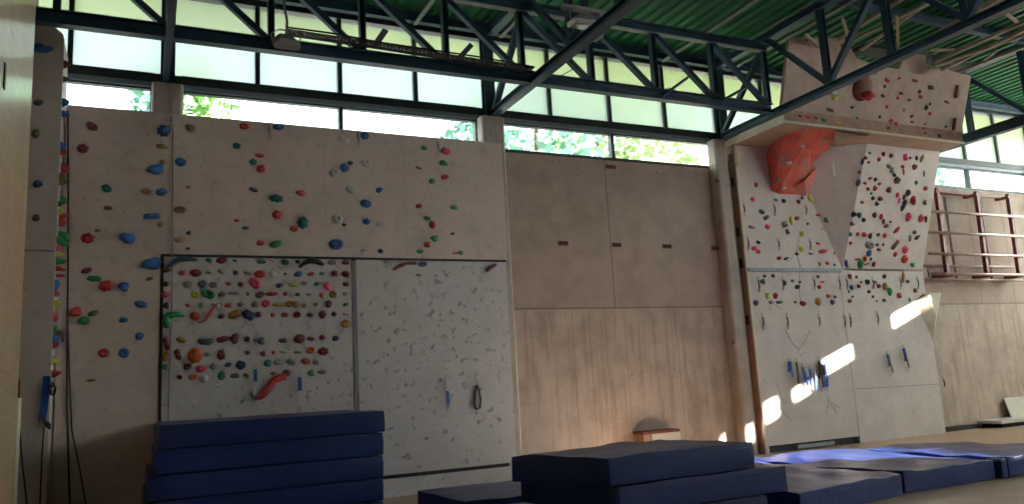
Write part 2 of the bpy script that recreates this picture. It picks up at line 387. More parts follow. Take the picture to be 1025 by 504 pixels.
# concrete posts and steel window columns
lab_p = ['concrete post rising above the climbing wall between the first two windows', 'concrete post with pale rounded edge beside the right end of the upper climbing panel',
         'tall concrete pillar between the bare concrete bay and the right climbing wall', None, 'concrete pillar at the far right behind the red wall frame']
for i, x in enumerate(PIL):
    if i == 3: continue
    b = B(); x0, x1 = x-.22, x+.22
    if i == 2: x0, x1 = 10.62, 10.93
    n = 8; poly = []
    r = .07
    poly = [(x0, 12.5), (x0, 12.33)] + [(x0+r-r*math.cos(a), 12.33-r*math.sin(a)) for a in [math.pi/2*j/4 for j in range(1, 5)]] + [(x1-r+r*math.sin(a), 12.26+r-r*math.cos(a)) for a in [math.pi/2*j/4 for j in range(1, 5)]] + [(x1, 12.5)]
    prism(b, [(p[0], p[1], 0) for p in poly], (0, 0, 6.33))
    if i == 2:
        pass
    tag(recenter(link('concrete_pillar', b, m_post)), lab_p[i], 'pillar')
lab_c = ['dark steel window column above the concrete post, left of the first floodlight', 'dark steel window column where the second cross truss meets the wall, middle of the windows',
         'dark steel window column above the tall concrete pillar by the right climbing wall', 'dark steel window column hidden mostly by the right climbing headwall', 'dark steel window column at the right edge of the photo']
for i, x in enumerate(PIL):
    b = B(); ibeam(b, (x, 12.42, 6.34), (x, 12.42, 7.93), .2, .16)
    tag(recenter(link('steel_column', b, m_steel)), lab_c[i], 'column')

# ------------------------------------------------------------------ trusses
TZ0, TZ1, TY = 6.47, 7.70, 10.8
nodes_x = [.3+1.31*i for i in range(-1, 9)]; nodes_x[-1] = 10.74
def truss(label, chords, posts, diags, w=.11):
    a = chords[0][0]; root = empty('roof_truss', a, label, 'roof truss', 'steel roof trusses')
    for nm, (p, q, hh) in zip(('bottom_chord', 'top_chord'), chords):
        b = B(); ibeam(b, p, q, w*1.35, hh, .018); part(nm, b, m_steel, root)
    for p, q in posts:
        b = B(); ibeam(b, p, q, w, .09, .012, up=(1, 0, 0)); part('vertical_post', b, m_steel, root)
    for p, q in diags:
        b = B(); beam(b, p, q, w*.85, .085); part('diagonal_brace', b, m_steel, root)
    return root
eps = .09
tr = truss('long dark steel truss running in front of the high windows, parallel to the wall',
      [((-2.3, TY, TZ0), (10.8, TY, TZ0), .19), ((-2.3, TY, TZ1), (10.8, TY, TZ1), .15)],
      [((x, TY, TZ0+eps), (x, TY, TZ1-.07)) for x in nodes_x],
      [((x0+.04, TY, TZ1-.08), (x1-.06, TY, TZ0+eps)) for x0, x1 in zip(nodes_x, nodes_x[1:])])
cross_lab = ['dark steel cross truss seen nearly end-on at the left, above the wooden panel', 'dark steel cross truss carrying the second floodlight, meeting the middle window column',
             'dark steel cross truss slanting up in front of the right climbing wall', 'dark steel cross truss at the far right beyond the climbing headwall']
ny = [12.1, 10.8, 9.5, 8.2, 6.9, 5.6, 4.3, 3.0]
for i, x in enumerate((.30, 5.72, 10.92, 16.62)):
    yend = 3.0
    bz = 6.42
    hz = .13 if i < 3 else .22
    posts = [((x, y, bz+.06), (x, y, 7.9)) for y in ny[1:-1] if not (abs(y-10.8) < .1 and i < 3)]
    dg = []
    for k in range(len(ny)-1):
        ya, yb = ny[k], ny[k+1]
        if k == 0: dg.append(((x, 12.3, bz+.08), (x, yb+.05, 7.9)))
        elif k % 2: dg.append(((x, ya, 7.88), (x, yb, bz+.08)))
        else: dg.append(((x, ya, bz+.08), (x, yb, 7.88)))
    truss(cross_lab[i], [((x, 12.32, bz), (x, yend, bz), hz), ((x, 12.32, 7.95), (x, yend, 7.95), .13)], posts, dg, .07 if i == 0 else .12)
b = B(); beam(b, (-1.28, TY, TZ0+.1), (-1.28, TY, TZ1-.07), .34, .1, up=(1, 0, 0)); part('wide_end_post', b, m_steel, tr)
b = B(); box(b, -2.3, 10.8, TY-.055, TY+.055, TZ1-.088, TZ1-.0752); part('pale_flange', b, m_pale, tr)
for k, x in enumerate((4.3, 5.95, 9.6, 11.3)):
    b = B(); beam(b, (x, 12.4, 7.93), (x, 4.5, 7.93), .07, .03)
    tag(recenter(link('roof_rafter', b, m_pale)), ['pale thin rafter under the green roof left of the second floodlight', 'pale thin rafter beside the middle cross truss', 'pale thin rafter under the green roof over the bare concrete bay', 'pale thin rafter under the roof touching the climbing headwall'][k], 'rafter', 'pale rafters under the roof')
# short flat stubs standing on the long truss
stub_px = [((375, 46), (382, 36)), ((455, 63), (467, 50)), ((663, 96), (681, 82)), ((722, 101), (738, 92))]
P_t = Plane((0, TY-.09, 0), (1, 0, 0), (0, 0, 1))
sl = ['short slanting steel stub on the truss chord, left one by the cable tray', 'short slanting steel stub on the truss chord, beside the middle window column',
      'short slanting steel stub on the truss chord, over the bare concrete bay', 'short slanting steel stub on the truss chord next to the right climbing wall']
for (p, q), l in zip(stub_px, sl):
    b = B(); a_ = P_t.at(*p); c_ = P_t.at(*q); c_.y -= .22; beam(b, a_, c_, .09, .035); tag(recenter(link('bracket_stub', b, m_steel)), l, 'bracket', 'stubs on the long truss')
# perforated cable tray, loose cables
root = empty('cable_tray', P_t.at(285, 33), 'perforated grey cable tray lying along the long truss left of the middle column', 'cable tray')
tp = [(286, 33), (330, 39.5), (380, 47), (430, 55), (480, 63), (533, 71)]
tw = [P_t.at(*p)+V((0, -.03, 0)) for p in tp]
b = B()
for p, q in zip(tw, tw[1:]):
    beam(b, p+V((0, 0, .03)), q+V((0, 0, .03)), .09, .012); beam(b, p+V((0, 0, -.03)), q+V((0, 0, -.03)), .09, .012)
n = 70
for i in range(n):
    f = i/n*(len(tw)-1); k = int(f); p = tw[k].lerp(tw[k+1], f-k); box(b, p.x-.014, p.x+.014, p.y-.045, p.y+.0, p.z-.026, p.z+.026)
part('perforated_rail', b, m_trayc, root)
b = B(); tube(b, [p+V((.0, -.05, .05+.015*math.sin(i*2.1))) for i, p in enumerate(tw)], .014); part('cable', b, m_black, root)
b = B(); tube(b, [P_t.at(*p)+V((0, -.05, 0)) for p in ((541, 78), (552, 79), (562, 76), (571, 71), (581, 71), (590, 79), (602, 86), (620, 90), (637, 94), (650, 95), (660, 92), (668, 89), (680, 94), (695, 99), (700, 95), (707, 90), (715, 94), (724, 99))], .009)
tag(recenter(link('loose_cable', b, m_trayc)), 'thin grey cable drooping along the long truss between the middle column and the right wall', 'cable')
# floodlights
def floodlight(px, plane_pt, label, s, tilt):
    root = empty('floodlight', plane_pt, label, 'floodlight', 'floodlights hung from the trusses')
    b = B(); prism(b, [(-.17*s, -.1*s, -.06*s), (.17*s, -.1*s, -.06*s), (.2*s, -.12*s, .0), (-.2*s, -.12*s, .0)], (0, .26*s, 0)); prism(b, [(-.2*s, -.12*s, .001), (.2*s, -.12*s, .001), (.09*s, -.08*s, .1*s), (-.09*s, -.08*s, .1*s)], (0, .2*s, 0))
    h = link('lamp_housing', b, m_galv, root, bevel=.01)
    b = B(); box(b, -.14*s, .14*s, -.08*s, .13*s, -.07*s, -.058*s); l = link('lens', b, m_lens, h)
    b = B(); tube(b, [(-.19*s, .0, .0), (-.21*s, 0, .12*s), (-.1*s, 0, .2*s), (.1*s, 0, .2*s), (.21*s, 0, .12*s), (.19*s, 0, 0)], .012*s); br = link('bracket', b, m_galv, root)
    h.rotation_euler = (tilt, 0, 0)
    return root
f1 = floodlight(None, P_t.at(284, 49)+V((0, -.2, 0)), 'small grey floodlight hanging from the truss by a cord at upper left', .95, .75)
b = B(); p0 = P_t.at(284, 49)+V((0, -.2, .13)); tube(b, [p0, p0+V((.02, .02, .2)), p0+V((-.02, .03, .45)), p0+V((.03, .05, .75)), p0+V((0, .07, 1.3))], .018)
bmesh.ops.translate(b, verts=b.verts, vec=-f1.location); link('hanging_cord', b, m_galv, f1)
pf = on_z(583, 22, 6.62); 
f2 = floodlight(None, pf, 'flat grey floodlight bracketed to the cross truss near the top centre of the photo', .95, .15)
b = B(); box(b, -.3, .42, -.02, .06, .17, .23); box(b, .3, .36, .0, .25, -.15, .2); link('mounting_bar', b, m_galv, f2)

# ------------------------------------------------------------------ climbing walls (left)
def board(bm, plane, pts, thick):
    """polygon given in wall coordinates (x, z), thickness goes into the wall"""
    prism(bm, [V((x, plane.P.y, z)) for x, z in pts], (0, thick, 0))
cw = empty('climbing_wall', (-.98, 12.2, 0), 'wide left climbing wall of beige panels around a white training section', 'climbing wall')
ZT = 5.83
b = B(); board(b, P_main, [(-.98, 0), (.27, 0), (.27, ZT), (-.98, ZT)], .27)
part('left_panel', b, m_ply, cw)
b = B(); board(b, P_main, [(.272, 3.72), (5.76, 3.72), (5.76, 5.81), (.272, ZT)], .27); part('upper_panel', b, m_ply, cw)
b = B(); board(b, P_main, [(.315, .33), (3.02, .33), (3.02, 3.68), (.315, 3.68)], .2); part('training_panel', b, m_white, cw)
b = B(); board(b, P_main, [(3.10, .33), (5.72, .33), (5.72, 3.68), (3.10, 3.68)], .2); part('white_relief_panel', b, m_white, cw)
b = B(); board(b, P_main, [(.34, 0), (5.72, 0), (5.72, .27), (.34, .27)], .2); part('base_panel', b, m_white, cw)
b = B(); box(b, .27, 5.60, 12.24, 12.3, .26, .34); part('dark_slot', b, m_black, cw)
b = B(); box(b, .275, 5.72, 12.205, 12.3, 3.68, 3.72); box(b, .275, .315, 12.19, 12.3, 0, 3.7); part('black_border', b, m_black, cw)
b = B(); box(b, 3.03, 3.09, 12.19, 12.3, .33, 3.66); part('grey_joint_strip', b, m_grey, cw)
b = B(); box(b, 5.72, 5.80, 12.22, 12.47, 0, 5.80); part('plywood_edge', b, m_post, cw)
for z in (5.0,):
    pass
# hairline joints
b = B()
for x in (2.63, 3.95): box(b, x-.002, x+.002, 12.198, 12.21, 3.76, 5.8)
box(b, .3, 5.74, 12.198, 12.21, 4.72, 4.724); part('panel_joint', b, m_post, cw)
# corner block with its own holds
cb = empty('corner_climbing_block', (-1.7, 11.6, 0), 'pale climbing block jutting from the corner beside the wooden panelling', 'climbing wall')
zt = P_front.at(59, 30).z
b = B(); prism(b, [(-2.38, 11.6, 0), (-1.0, 11.6, 0), (-1.0, 11.6, zt-.05), (-1.15, 11.6, zt+.08), (-2.38, 11.6, zt+.25)], (0, .88, 0)); part('block_body', b, m_ply_r, cb)
b = B(); box(b, -1.0, -.985, 11.6, 11.66, 0, zt-.1); part('white_edge_trim', b, m_white, cb)
b = B(); box(b, -2.38, -1.0, 11.592, 11.605, 3.62, 3.64); part('panel_joint', b, m_grey, cb)
# cords hanging on the left wall
def cord(px, plane, r, label, m=m_black, off=.03, name='rope'):
    b = B(); tube(b, [plane.at(*p)+plane.N*off for p in px], r, 6); return tag(recenter(link(name, b, m)), label, 'rope', 'thin ropes hanging on the left wall')
cord([(68, 112), (68.5, 200), (68, 300), (67, 400), (70, 504)], P_main, .014, 'thin dark rope hanging straight down beside the corner holds')
cord([(68.3, 330), (70, 380), (72, 430), (80, 470), (86, 504)], P_main, .010, 'thin dark rope swinging away at the bottom left of the beige wall')
cord([(173, 117), (173, 200), (172, 300), (169.5, 370), (168, 428)], P_main, .011, 'thin grey rope hanging down past the left edge of the training panel', m_grey)
cord([(17, 380), (19, 420), (22, 460), (27, 504)], Plane((0, 10.6, 0), (1, 0, 0), (0, 0, 1)), .010, 'thin dark cable at the bottom left by the wooden panelling', m_black, 0)
b = B(); pp = Plane((0, 10.6, 0), (1, 0, 0), (0, 0, 1)); 
post = empty('pale_post', (-1.2, 10.25, 0), 'pale narrow post standing at the end of the wooden panelling', 'post')
b = B(); box(b, -1.34, -1.14, 10.03, 10.28, 0, 1.75); part('post_body', b, m_cream, post, bevel=.01)
b = B(); box(b, -1.25, -1.13, 10.02, 10.05, 1.75, 1.95); part('brown_knob', b, m_brown, post, bevel=.02)

# ------------------------------------------------------------------ climbing wall (right)
rw = empty('climbing_wall', (11.05, 12.2, 0), 'tall right climbing wall with an overhanging ledge and a leaning headwall', 'climbing wall')
XA, XE = 11.05, 16.25
Rg = V((13.3, 11.7, 6.22)); Ct = V((13.95, 11.35, 6.22)); Tip = V((13.72, 12.2, 3.66)); Lw = V((12.55, 12.2, 6.22))
b = B(); board(b, P_main, [(XA, .0), (XA+.1, .0), (XA+.1, .14), (13.6, .14), (13.6, 0), (XE, 0), (XE, 3.62), (XA, 3.62)], .28); part('lower_panel', b, m_ply_r, rw)
b = B(); board(b, P_main, [(XA, 3.62), (13.75, 3.62), (13.75, 6.22), (XA, 6.22)], .28); part('upper_left_panel', b, m_ply_r, rw)
b = B(); prism(b, [Tip, (XE, 12.2, 3.66), (XE, 11.35, 6.22), Ct], (0, .03, .0)); prism(b, [(XE, 12.2, 3.66), (XE, 12.2, 6.2), (XE, 11.38, 6.2)], (-.04, 0, 0)); part('overhanging_panel', b, m_ply_r, rw)
b = B(); hull(b, [Tip, Lw, Rg, V((13.6, 12.2, 6.22))]); part('wedge_left_face', b, m_ply_r, rw)
b = B(); hull(b, [Tip+V((.01, 0, 0)), Rg, Ct, V((13.9, 12.1, 6.22))]); part('wedge_right_face', b, m_ply_r, rw)
b = B(); box(b, XA, XE, 10.80, 12.48, 6.225, 6.29); part('ledge_soffit', b, m_soffit, rw)
b = B(); box(b, XA, XE, 10.78, 10.84, 6.23, 6.5); part('ledge_fascia', b, m_fascia, rw)
b = B(); box(b, XA, XE+.02, 10.75, 10.79, 6.225, 6.262); part('ledge_nosing', b, m_cream, rw)
b = B(); box(b, XA-.03, XA+.02, 10.76, 12.45, 6.22, 6.36); part('ledge_end_board', b, m_cream, rw)
b = B(); box(b, XA-.03, XA+.012, 12.19, 12.49, 0.14, 6.22); part('side_board', b, m_woodside, rw)
b = B(); box(b, XA-.002, XA+.05, 12.185, 12.2, .14, 6.2); part('cream_front_edge', b, m_cream, rw)
b = B(); prism(b, [(XA+.02, 12.19, 6.2), (XA+.32, 12.19, 6.2), (XA+.02, 12.19, 5.75)], (0, -.03, 0)); part('corner_gusset', b, m_cream, rw)
b = B(); 
for z in (5.95, 5.45, 4.4, 3.75, 2.6): box(b, XA-.05, XA-.03, 12.25, 12.33, z-.09, z+.09)
part('bolt_plate', b, m_black, rw)
b = B(); box(b, XA+.1, 13.6, 12.26, 12.34, 0, .14); part('base_slot', b, m_black, rw)
b = B(); box(b, 13.6, 13.605, 12.195, 12.21, 0, 3.6)
a_, c_ = P_main.at(856, 389), P_main.at(942, 384)
beam(b, a_, c_, .012, .012); part('panel_joint', b, m_grey, rw)
# headwall: leaning board with its stepped top
def hd(x, y): return P_head.at(x, y)
hp = [V((XA, 10.78, 6.5)), V((XE, 10.78, 6.5))] + [hd(*p) for p in ((972, 76), (905, 58), (900, 69), (878, 66), (858, 58), (845, 38), (790, 38))]
b = B(); prism(b, hp, (0, .08, 0.0)); part('headwall', b, m_head, rw)
b = B(); 
for p in ((832, 92), (884, 62)):
    q = hd(*p); box(b, q.x-.07, q.x+.07, q.y-.08, q.y+.0, q.z-.07, q.z+.07)
part('white_cap', b, m_lightboard, rw)
# red painted volume under the ledge
rv = empty('climbing_volume', (12.3, 12.2, 5.2), 'big orange-red faceted climbing volume hanging under the ledge of the right wall', 'climbing volume')
lowb = [P_main.at(769, 150), P_main.at(775, 193), P_main.at(808, 195)]
b = B(); hull(b, [P_main.at(767, 152), P_main.at(772, 191), P_main.at(780, 194), P_main.at(807, 195), P_main.at(814, 160), on_z(771, 145, 6.21), on_z(786, 135, 6.21), on_z(812, 133, 6.21), V((12.0, 11.95, 5.35)), V((12.1, 11.45, 5.95)), V((12.6, 11.8, 5.5))])
part('volume_body', b, m_redp, rv)
b = B(); hull(b, [on_z(786, 135, 6.215), on_z(806, 127.5, 6.215), on_z(837, 130.5, 6.215), on_z(832, 139, 6.215), V((12.2, 11.3, 5.98)), V((12.75, 11.3, 6.0)), V((12.7, 11.75, 5.8)), V((12.2, 11.9, 5.8))]); part('ceiling_facet', b, m_redp, rv)
b = B(); hull(b, [P_main.at(783, 192), P_main.at(807, 196), P_main.at(812, 172), V((12.45, 11.75, 5.42)), V((12.85, 11.72, 5.75)), V((12.8, 12.1, 5.3))]); part('lower_facet', b, m_redp, rv)
b = B(); hull(b, [on_z(836, 131, 6.21), on_z(870, 136, 6.21), on_z(838, 148, 6.21), on_z(870, 136, 6.12), on_z(836, 140, 6.0)]); 
wv = tag(recenter(link('climbing_volume', b, m_fascia)), 'small brown wedge volume under the ledge right of the orange-red volume', 'climbing volume')
# dusty strip along the middle of the right wall
b = B(); a_, c_ = P_main.at(748, 270), P_main.at(841, 270.5); beam(b, a_+V((0, -.03, 0)), c_+V((0, -.03, 0)), .06, .075)
part('grey_joint_tape', b, m_foil, rw)
# faded tendril marks painted on the wall: thin dark strokes
b = B()
strokes = [[(800, 238), (797, 252), (801, 266), (800, 290), (802, 304)], [(797, 252), (789, 262), (785, 258)], [(768, 293), (775, 303), (781, 309)], [(811, 330), (806, 341), (799, 350), (801, 356), (806, 352)],
           [(786, 330), (793, 343), (799, 349)], [(828, 395), (832, 405), (838, 413)], [(829, 400), (828, 412), (826, 418)], [(832, 402), (840, 408)], [(783, 398), (781, 408), (785, 414), (792, 420)], [(776, 383), (781, 392), (777, 402)]]
for s in strokes:
    tube(b, [P_main.at(*p)+V((0, .001, 0)) for p in s], .007, 5)
part('tendril_marks', b, m_grey, rw)
# triangular volume on the right edge
b = B(); T0 = P_main.at(927, 294)
Pq = Plane((0, 12.05, 0), (1, 0, 0), (0, 0, 1))
hull(b, [P_main.at(916, 301), P_main.at(927, 293.5), P_main.at(934, 340), (16.24, 12.4, 3.1), (16.24, 12.4, 2.1), Pq.at(942, 292.5), Pq.at(937, 316), Pq.at(928, 294)])
tag(recenter(link('triangular_volume', b, m_cream)), 'cream triangular wedge sticking out from the right edge of the right climbing wall', 'climbing volume')

# ------------------------------------------------------------------ holds
def hold_mesh(kind, seed):
    b = B(); bmesh.ops.create_icosphere(b, subdivisions=3, radius=1)
    r = random.Random(seed); off = V((r.uniform(0, 50), r.uniform(0, 50), r.uniform(0, 50)))
    for v in b.verts:
        p = v.co.copy()
        if kind == 'jug':
            p.z *= .85; lip = max(0, p.z)*max(0, -p.y); p.y -= .35*lip
            if p.z > .25 and p.y < -.1: p.z -= .45*math.exp(-((p.x/.55)**2))*(p.z)
        elif kind == 'sloper': p = V((p.x, p.y*.8, p.z)); 
        elif kind == 'crimp': p.z = p.z*.8 if p.z < 0 else p.z*.55; p.y *= (1.0 if p.z > 0 else .75); p.x *= 1.0
        elif kind == 'pinch': p.x *= (.62+.38*abs(p.z)); 
        elif kind == 'pocket':
            d = math.hypot(p.x, p.z)
            if p.y < 0 and d < .5: p.y += .75*(1-(d/.5)**2)
        elif kind == 'horn': p.x += .35*p.z*p.z; p.y *= (1.1-.4*p.x)
        elif kind == 'wedge': p.z = p.z*(.55+.45*(1-(p.x+1)/2)) ; p.y *= (.5+.5*(1-p.x)/2+.25)
        elif kind == 'rock': p = p*(1+.3*noise.noise(p*2.2+off))
        elif kind == 'bone': p.z *= (.55+.6*p.x*p.x); p.y *= (.7+.4*p.x*p.x)
        k = .16 if kind != 'rock' else .28
        p = p*(1+k*noise.noise(p*1.6+off)) + p*.03*noise.noise(p*5+off)
        if p.y > 0: p.y *= .04
        v.co = p
    bmesh.ops.recalc_face_normals(b, faces=b.faces)
    me = bpy.data.meshes.new('climbing_hold_'+kind); b.to_mesh(me); b.free()
    for p in me.polygons: p.use_smooth = True
    me.materials.append(HM['red'])
    return me
KINDS = ['jug', 'sloper', 'crimp', 'pinch', 'pocket', 'horn', 'wedge', 'rock', 'bone']
SHAPE_WORD = {'jug': 'jug', 'sloper': 'rounded', 'crimp': 'thin-edged', 'pinch': 'pinch', 'pocket': 'pocketed', 'horn': 'curved', 'wedge': 'wedge-shaped', 'rock': 'knobbly', 'bone': 'bone-shaped'}
meshes = {k: [hold_mesh(k, i*13+j) for j in range(2)] for i, k in enumerate(KINDS)}
bb = B(); bmesh.ops.create_cone(bb, cap_ends=True, segments=8, radius1=.13, radius2=.13, depth=.12); bmesh.ops.rotate(bb, verts=bb.verts, cent=(0, 0, 0), matrix=Matrix.Rotation(math.pi/2, 3, 'X'))
bolt_me = bpy.data.meshes.new('hold_bolt'); bb.to_mesh(bolt_me); bb.free(); bolt_me.materials.append(m_galv)
HOLDS = []   # (plane key, x, y, w, h, colour, rot)
def H(key, s):
    for it in s.split(';'):
        it = it.strip()
        if not it: continue
        t = it.split()
        HOLDS.append((key, float(t[0]), float(t[1]), float(t[2]), float(t[3]), t[4], float(t[5]) if len(t) > 5 else None))
H('left', '''92 126.5 10 7 maroon -35;82.5 149 9 7 maroon;164 131.5 11 9 blue;162.5 147 11 6 tan;163 162.5 6 6 tan;155 169.5 14 10 blue;162 192 10 7 blue;146 191.5 9 5 tan;106.5 188.5 9 7 teal;
108 208 7 5 brown;151.7 216 14 8 blue;161 224.5 6 6 tan;97.5 230.7 5 3 brown;87.7 238.7 11 8 red;127 238 13 10 blue;86.5 270.5 9 6 maroon;94.5 278.7 12 5 green;106 286 11 9 red;123.4 286.5 9 9 blue;
151.5 263.7 16 11 blue;150 278.7 6 4 olive;140.6 304.5 11 8 blue;75 312 10 9 red;93.4 313.3 9 6 olive;84 320.5 10 9 green;124 320 8 6 blue;140 336 8 9 blue;104 353 9 8 red;124 353 9 9 blue;91 380 8 4 olive''')
H('upper', '''180.6 162 10 8 blue;190.5 128 8 8 tan;188.6 187 4 3 tan;180.6 210 11 7 tan;188.6 233 4 4 black;179 240 8 6 tan;188 248.5 4 3 black;244.3 126.3 8 6 red;278.7 127 10 7 blue;237 146 7 6 teal;260 155.6 8 5 red;253.4 162.4 7 5 teal;261 169 8 7 red;253.8 189.7 8 5 slate;276.4 198.8 13 6 teal;300.6 193 8 5 red;277.4 215 9 7 red;
237 220.4 5 3 red;245.3 228 6 4 teal;303 223.4 10 9 teal;294.2 228.8 7 6 red;261 243 7 6 red;275.7 244.3 12 8 green;336.4 244.3 13 10 blue;350.5 245.7 8 4 white;343.8 139.5 11 8 white;334.7 172.8 10 8 white;344.8 167.5 8 10 blue;350.5 163 5 5 navy;352 189.7 11 7 white;338 219 9 9 white;344.5 224.8 4 3 black;
365.3 136 8 6 blue;366.3 163 9 7 white;424.3 148.2 6 5 green;446 151.3 8 8 pink;419 167.8 6 3 red;444.2 163.4 8 6 green;445.6 177.2 8 6 red;432.4 181.3 6 5 green;379.8 190 7 6 blue;366 203.5 10 9 blue;366.6 221.8 7 5 blue;380.8 223.8 8 5 white;419.3 206.2 6 5 red;454.3 207.6 7 5 green;427.4 218.4 7 5 green;
432.7 225 6 6 red;453.3 233.6 4 3 brown;434.4 238.3 7 6 green;427.4 244.7 6 5 red;420.3 251.4 7 5 green;380.8 251 5 4 navy;461 252.8 4 4 green;365 250 7 4 white''')
H('campus', '''208.9 260 5 5 slate;222 260.3 10 6 maroon;235 260.5 4 3 navy;262 261.8 9 5 teal;272.5 260.4 8 4 white;285.4 262.5 7 6 teal;298 261.4 4 4 black;332 262.5 8 4 grey;345.7 262.2 7 5 maroon;
167 270 8 6 maroon;182 273.2 6 4 red;195.8 273 10 7 maroon;209 272.6 6 3 grey;221 271 6 5 tan;235.7 272.6 5 4 maroon;248 273 8 4 grey;260 274 10 7 red;273 274.3 8 6 white;285.7 273.6 3 3 black;298.5 274 8 6 blue;311 274 6 4 red;322 273.6 5 3 grey;334.6 273.6 6 5 maroon;345.7 274 7 7 maroon;
165.8 284 5 5 olive;187.5 284.3 8 6 grey;202.4 284 8 7 slate;213.5 284.7 7 6 grey;228.7 283.7 5 3 red;241 284.4 5 6 brown;255 283.3 12 8 pink -50;280 285.4 7 5 navy;293.3 284.7 9 4 yellow;304.4 283.3 6 4 grey;317 284 5 4 teal;327.6 286.4 7 8 pink;346 284.3 6 5 maroon;
166 294.4 8 7 pink;195.4 294.4 8 7 yellow;208.3 294.2 12 8 green -25;221.8 294.2 7 4 grey;233.6 293.3 9 4 grey;248.3 294 3 3 black;260 295 8 7 purple;271.8 293.5 12 6 red;285.4 293.8 4 5 red;297.5 294.4 4 3 black;309.3 294.4 6 3 grey;321.8 295 4 6 orange;333.3 294.4 7 7 ochre;345 293.8 4 3 grey;
165.5 305.5 5 6 brown;188.2 305.3 5 3 red;201.4 305.5 4 5 green;215.8 305.3 8 6 white;228 305.3 6 4 red;240.5 304.6 6 5 grey;254.8 304.4 6 5 grey;266.2 303.5 8 7 pink;279.4 304.9 12 5 ochre;290 304 8 6 ochre;296 304.5 7 6 tan;304.4 305.5 5 5 tan;316 304.4 5 3 olive;328.7 304.4 6 6 maroon;346 304.6 5 4 green;
195 316.2 9 8 red;221.4 316.4 6 5 black;235 314.6 12 7 ochre;248.6 315 12 8 navy -35;258.6 314.6 6 5 purple;272.8 314.9 4 4 red;285 315 6 5 maroon;297.2 314.6 7 6 maroon;310.3 315 6 5 navy;322.5 314.6 7 7 maroon;334.3 314.2 5 4 black;345.8 314.2 6 3 grey;346 324.3 9 6 ochre;
166.3 343.5 6 12 maroon 15;181 340 9 6 ochre;204.5 342 12 5 slate;210.5 340.7 6 5 grey;224 339 13 7 maroon;234.3 338.6 7 10 maroon;247.2 338.9 5 5 black;257 339.7 6 5 grey;261 340.8 7 7 slate;282.7 340.4 7 4 slate;299.6 338.8 10 10 maroon;311 338.8 7 5 maroon;322.8 337.6 6 6 maroon;335.7 338.2 6 6 navy;
178 354.6 7 10 maroon;195.4 356.3 13 11 orange;207.6 354.6 5 5 grey;221.4 354.9 7 9 maroon;247.8 352.5 5 4 brown;165.5 356.7 6 8 ochre;263 353.7 5 5 maroon;274 352.3 4 4 red;283.3 351.9 7 3 grey;298 352.3 7 3 olive;311 350.3 8 6 orange;323.4 351.7 10 6 maroon;
165 367 5 4 green;187.8 366.4 7 6 maroon;201.3 368.9 9 8 pink;213.5 366.7 6 5 grey;228.3 364.6 6 5 teal;240.8 365 9 8 navy;267.9 363.2 7 8 teal;277.8 362.2 7 5 grey;291.3 362 8 6 grey;305.6 361.2 8 7 red;316 362.2 6 5 grey;
180 377.2 5 4 maroon;193.3 376.8 8 5 orange;203.8 378.2 8 9 white;222 375.8 7 7 teal;235 375.7 8 4 olive;246 375 5 3 brown;273.4 373.5 5 3 brown;286.7 373 7 6 maroon;311 373 6 6 green;321.8 372 8 5 grey''')
H('relief', '423 264.5 9 4 slate;419 275 5 3 grey')
H('side', '''58 62 3 7 brown;59.5 50 3 8 brown;58 90 3 9 blue;57 100 3 6 blue;56 137 3 11 blue;57.7 147 3 7 red;54.7 170.6 3 10 olive;62.7 176.5 3 11 red;66.5 185 3 9 maroon;52.7 193 3 6 olive;52.7 202 3 6 yellow;60 201 3 7 green;60 217 3 5 red;
59.7 223.5 3 8 red;52 232 3 8 green;52.7 242.7 3 6 pink;51.3 247.7 3 5 yellow;51.7 256 3 7 green;60.7 247.3 4 7 green;66 253.6 2 12 green;54.7 268.5 3 5 red;55.7 275.5 3 4 red;50 279.4 3 11 blue;50.7 289.4 3 6 red;50.7 301 3 7 yellow;54 295 3 4 green;51.7 316 3 10 red;47.8 326 3 6 green;46.8 335.7 3 9 blue;55.7 333.7 3 7 maroon;49.4 343.6 3 7 red;47.4 359.5 3 7 yellow;49.8 373.4 3 7 red;45.8 371 3 5 grey''')
H('front', '43 49 17 9 blue 10;38.5 102.7 8 6 slate;36 134 7 9 olive;38 184 8 9 navy;36 218 6 6 brown;39 47 8 9 blue')
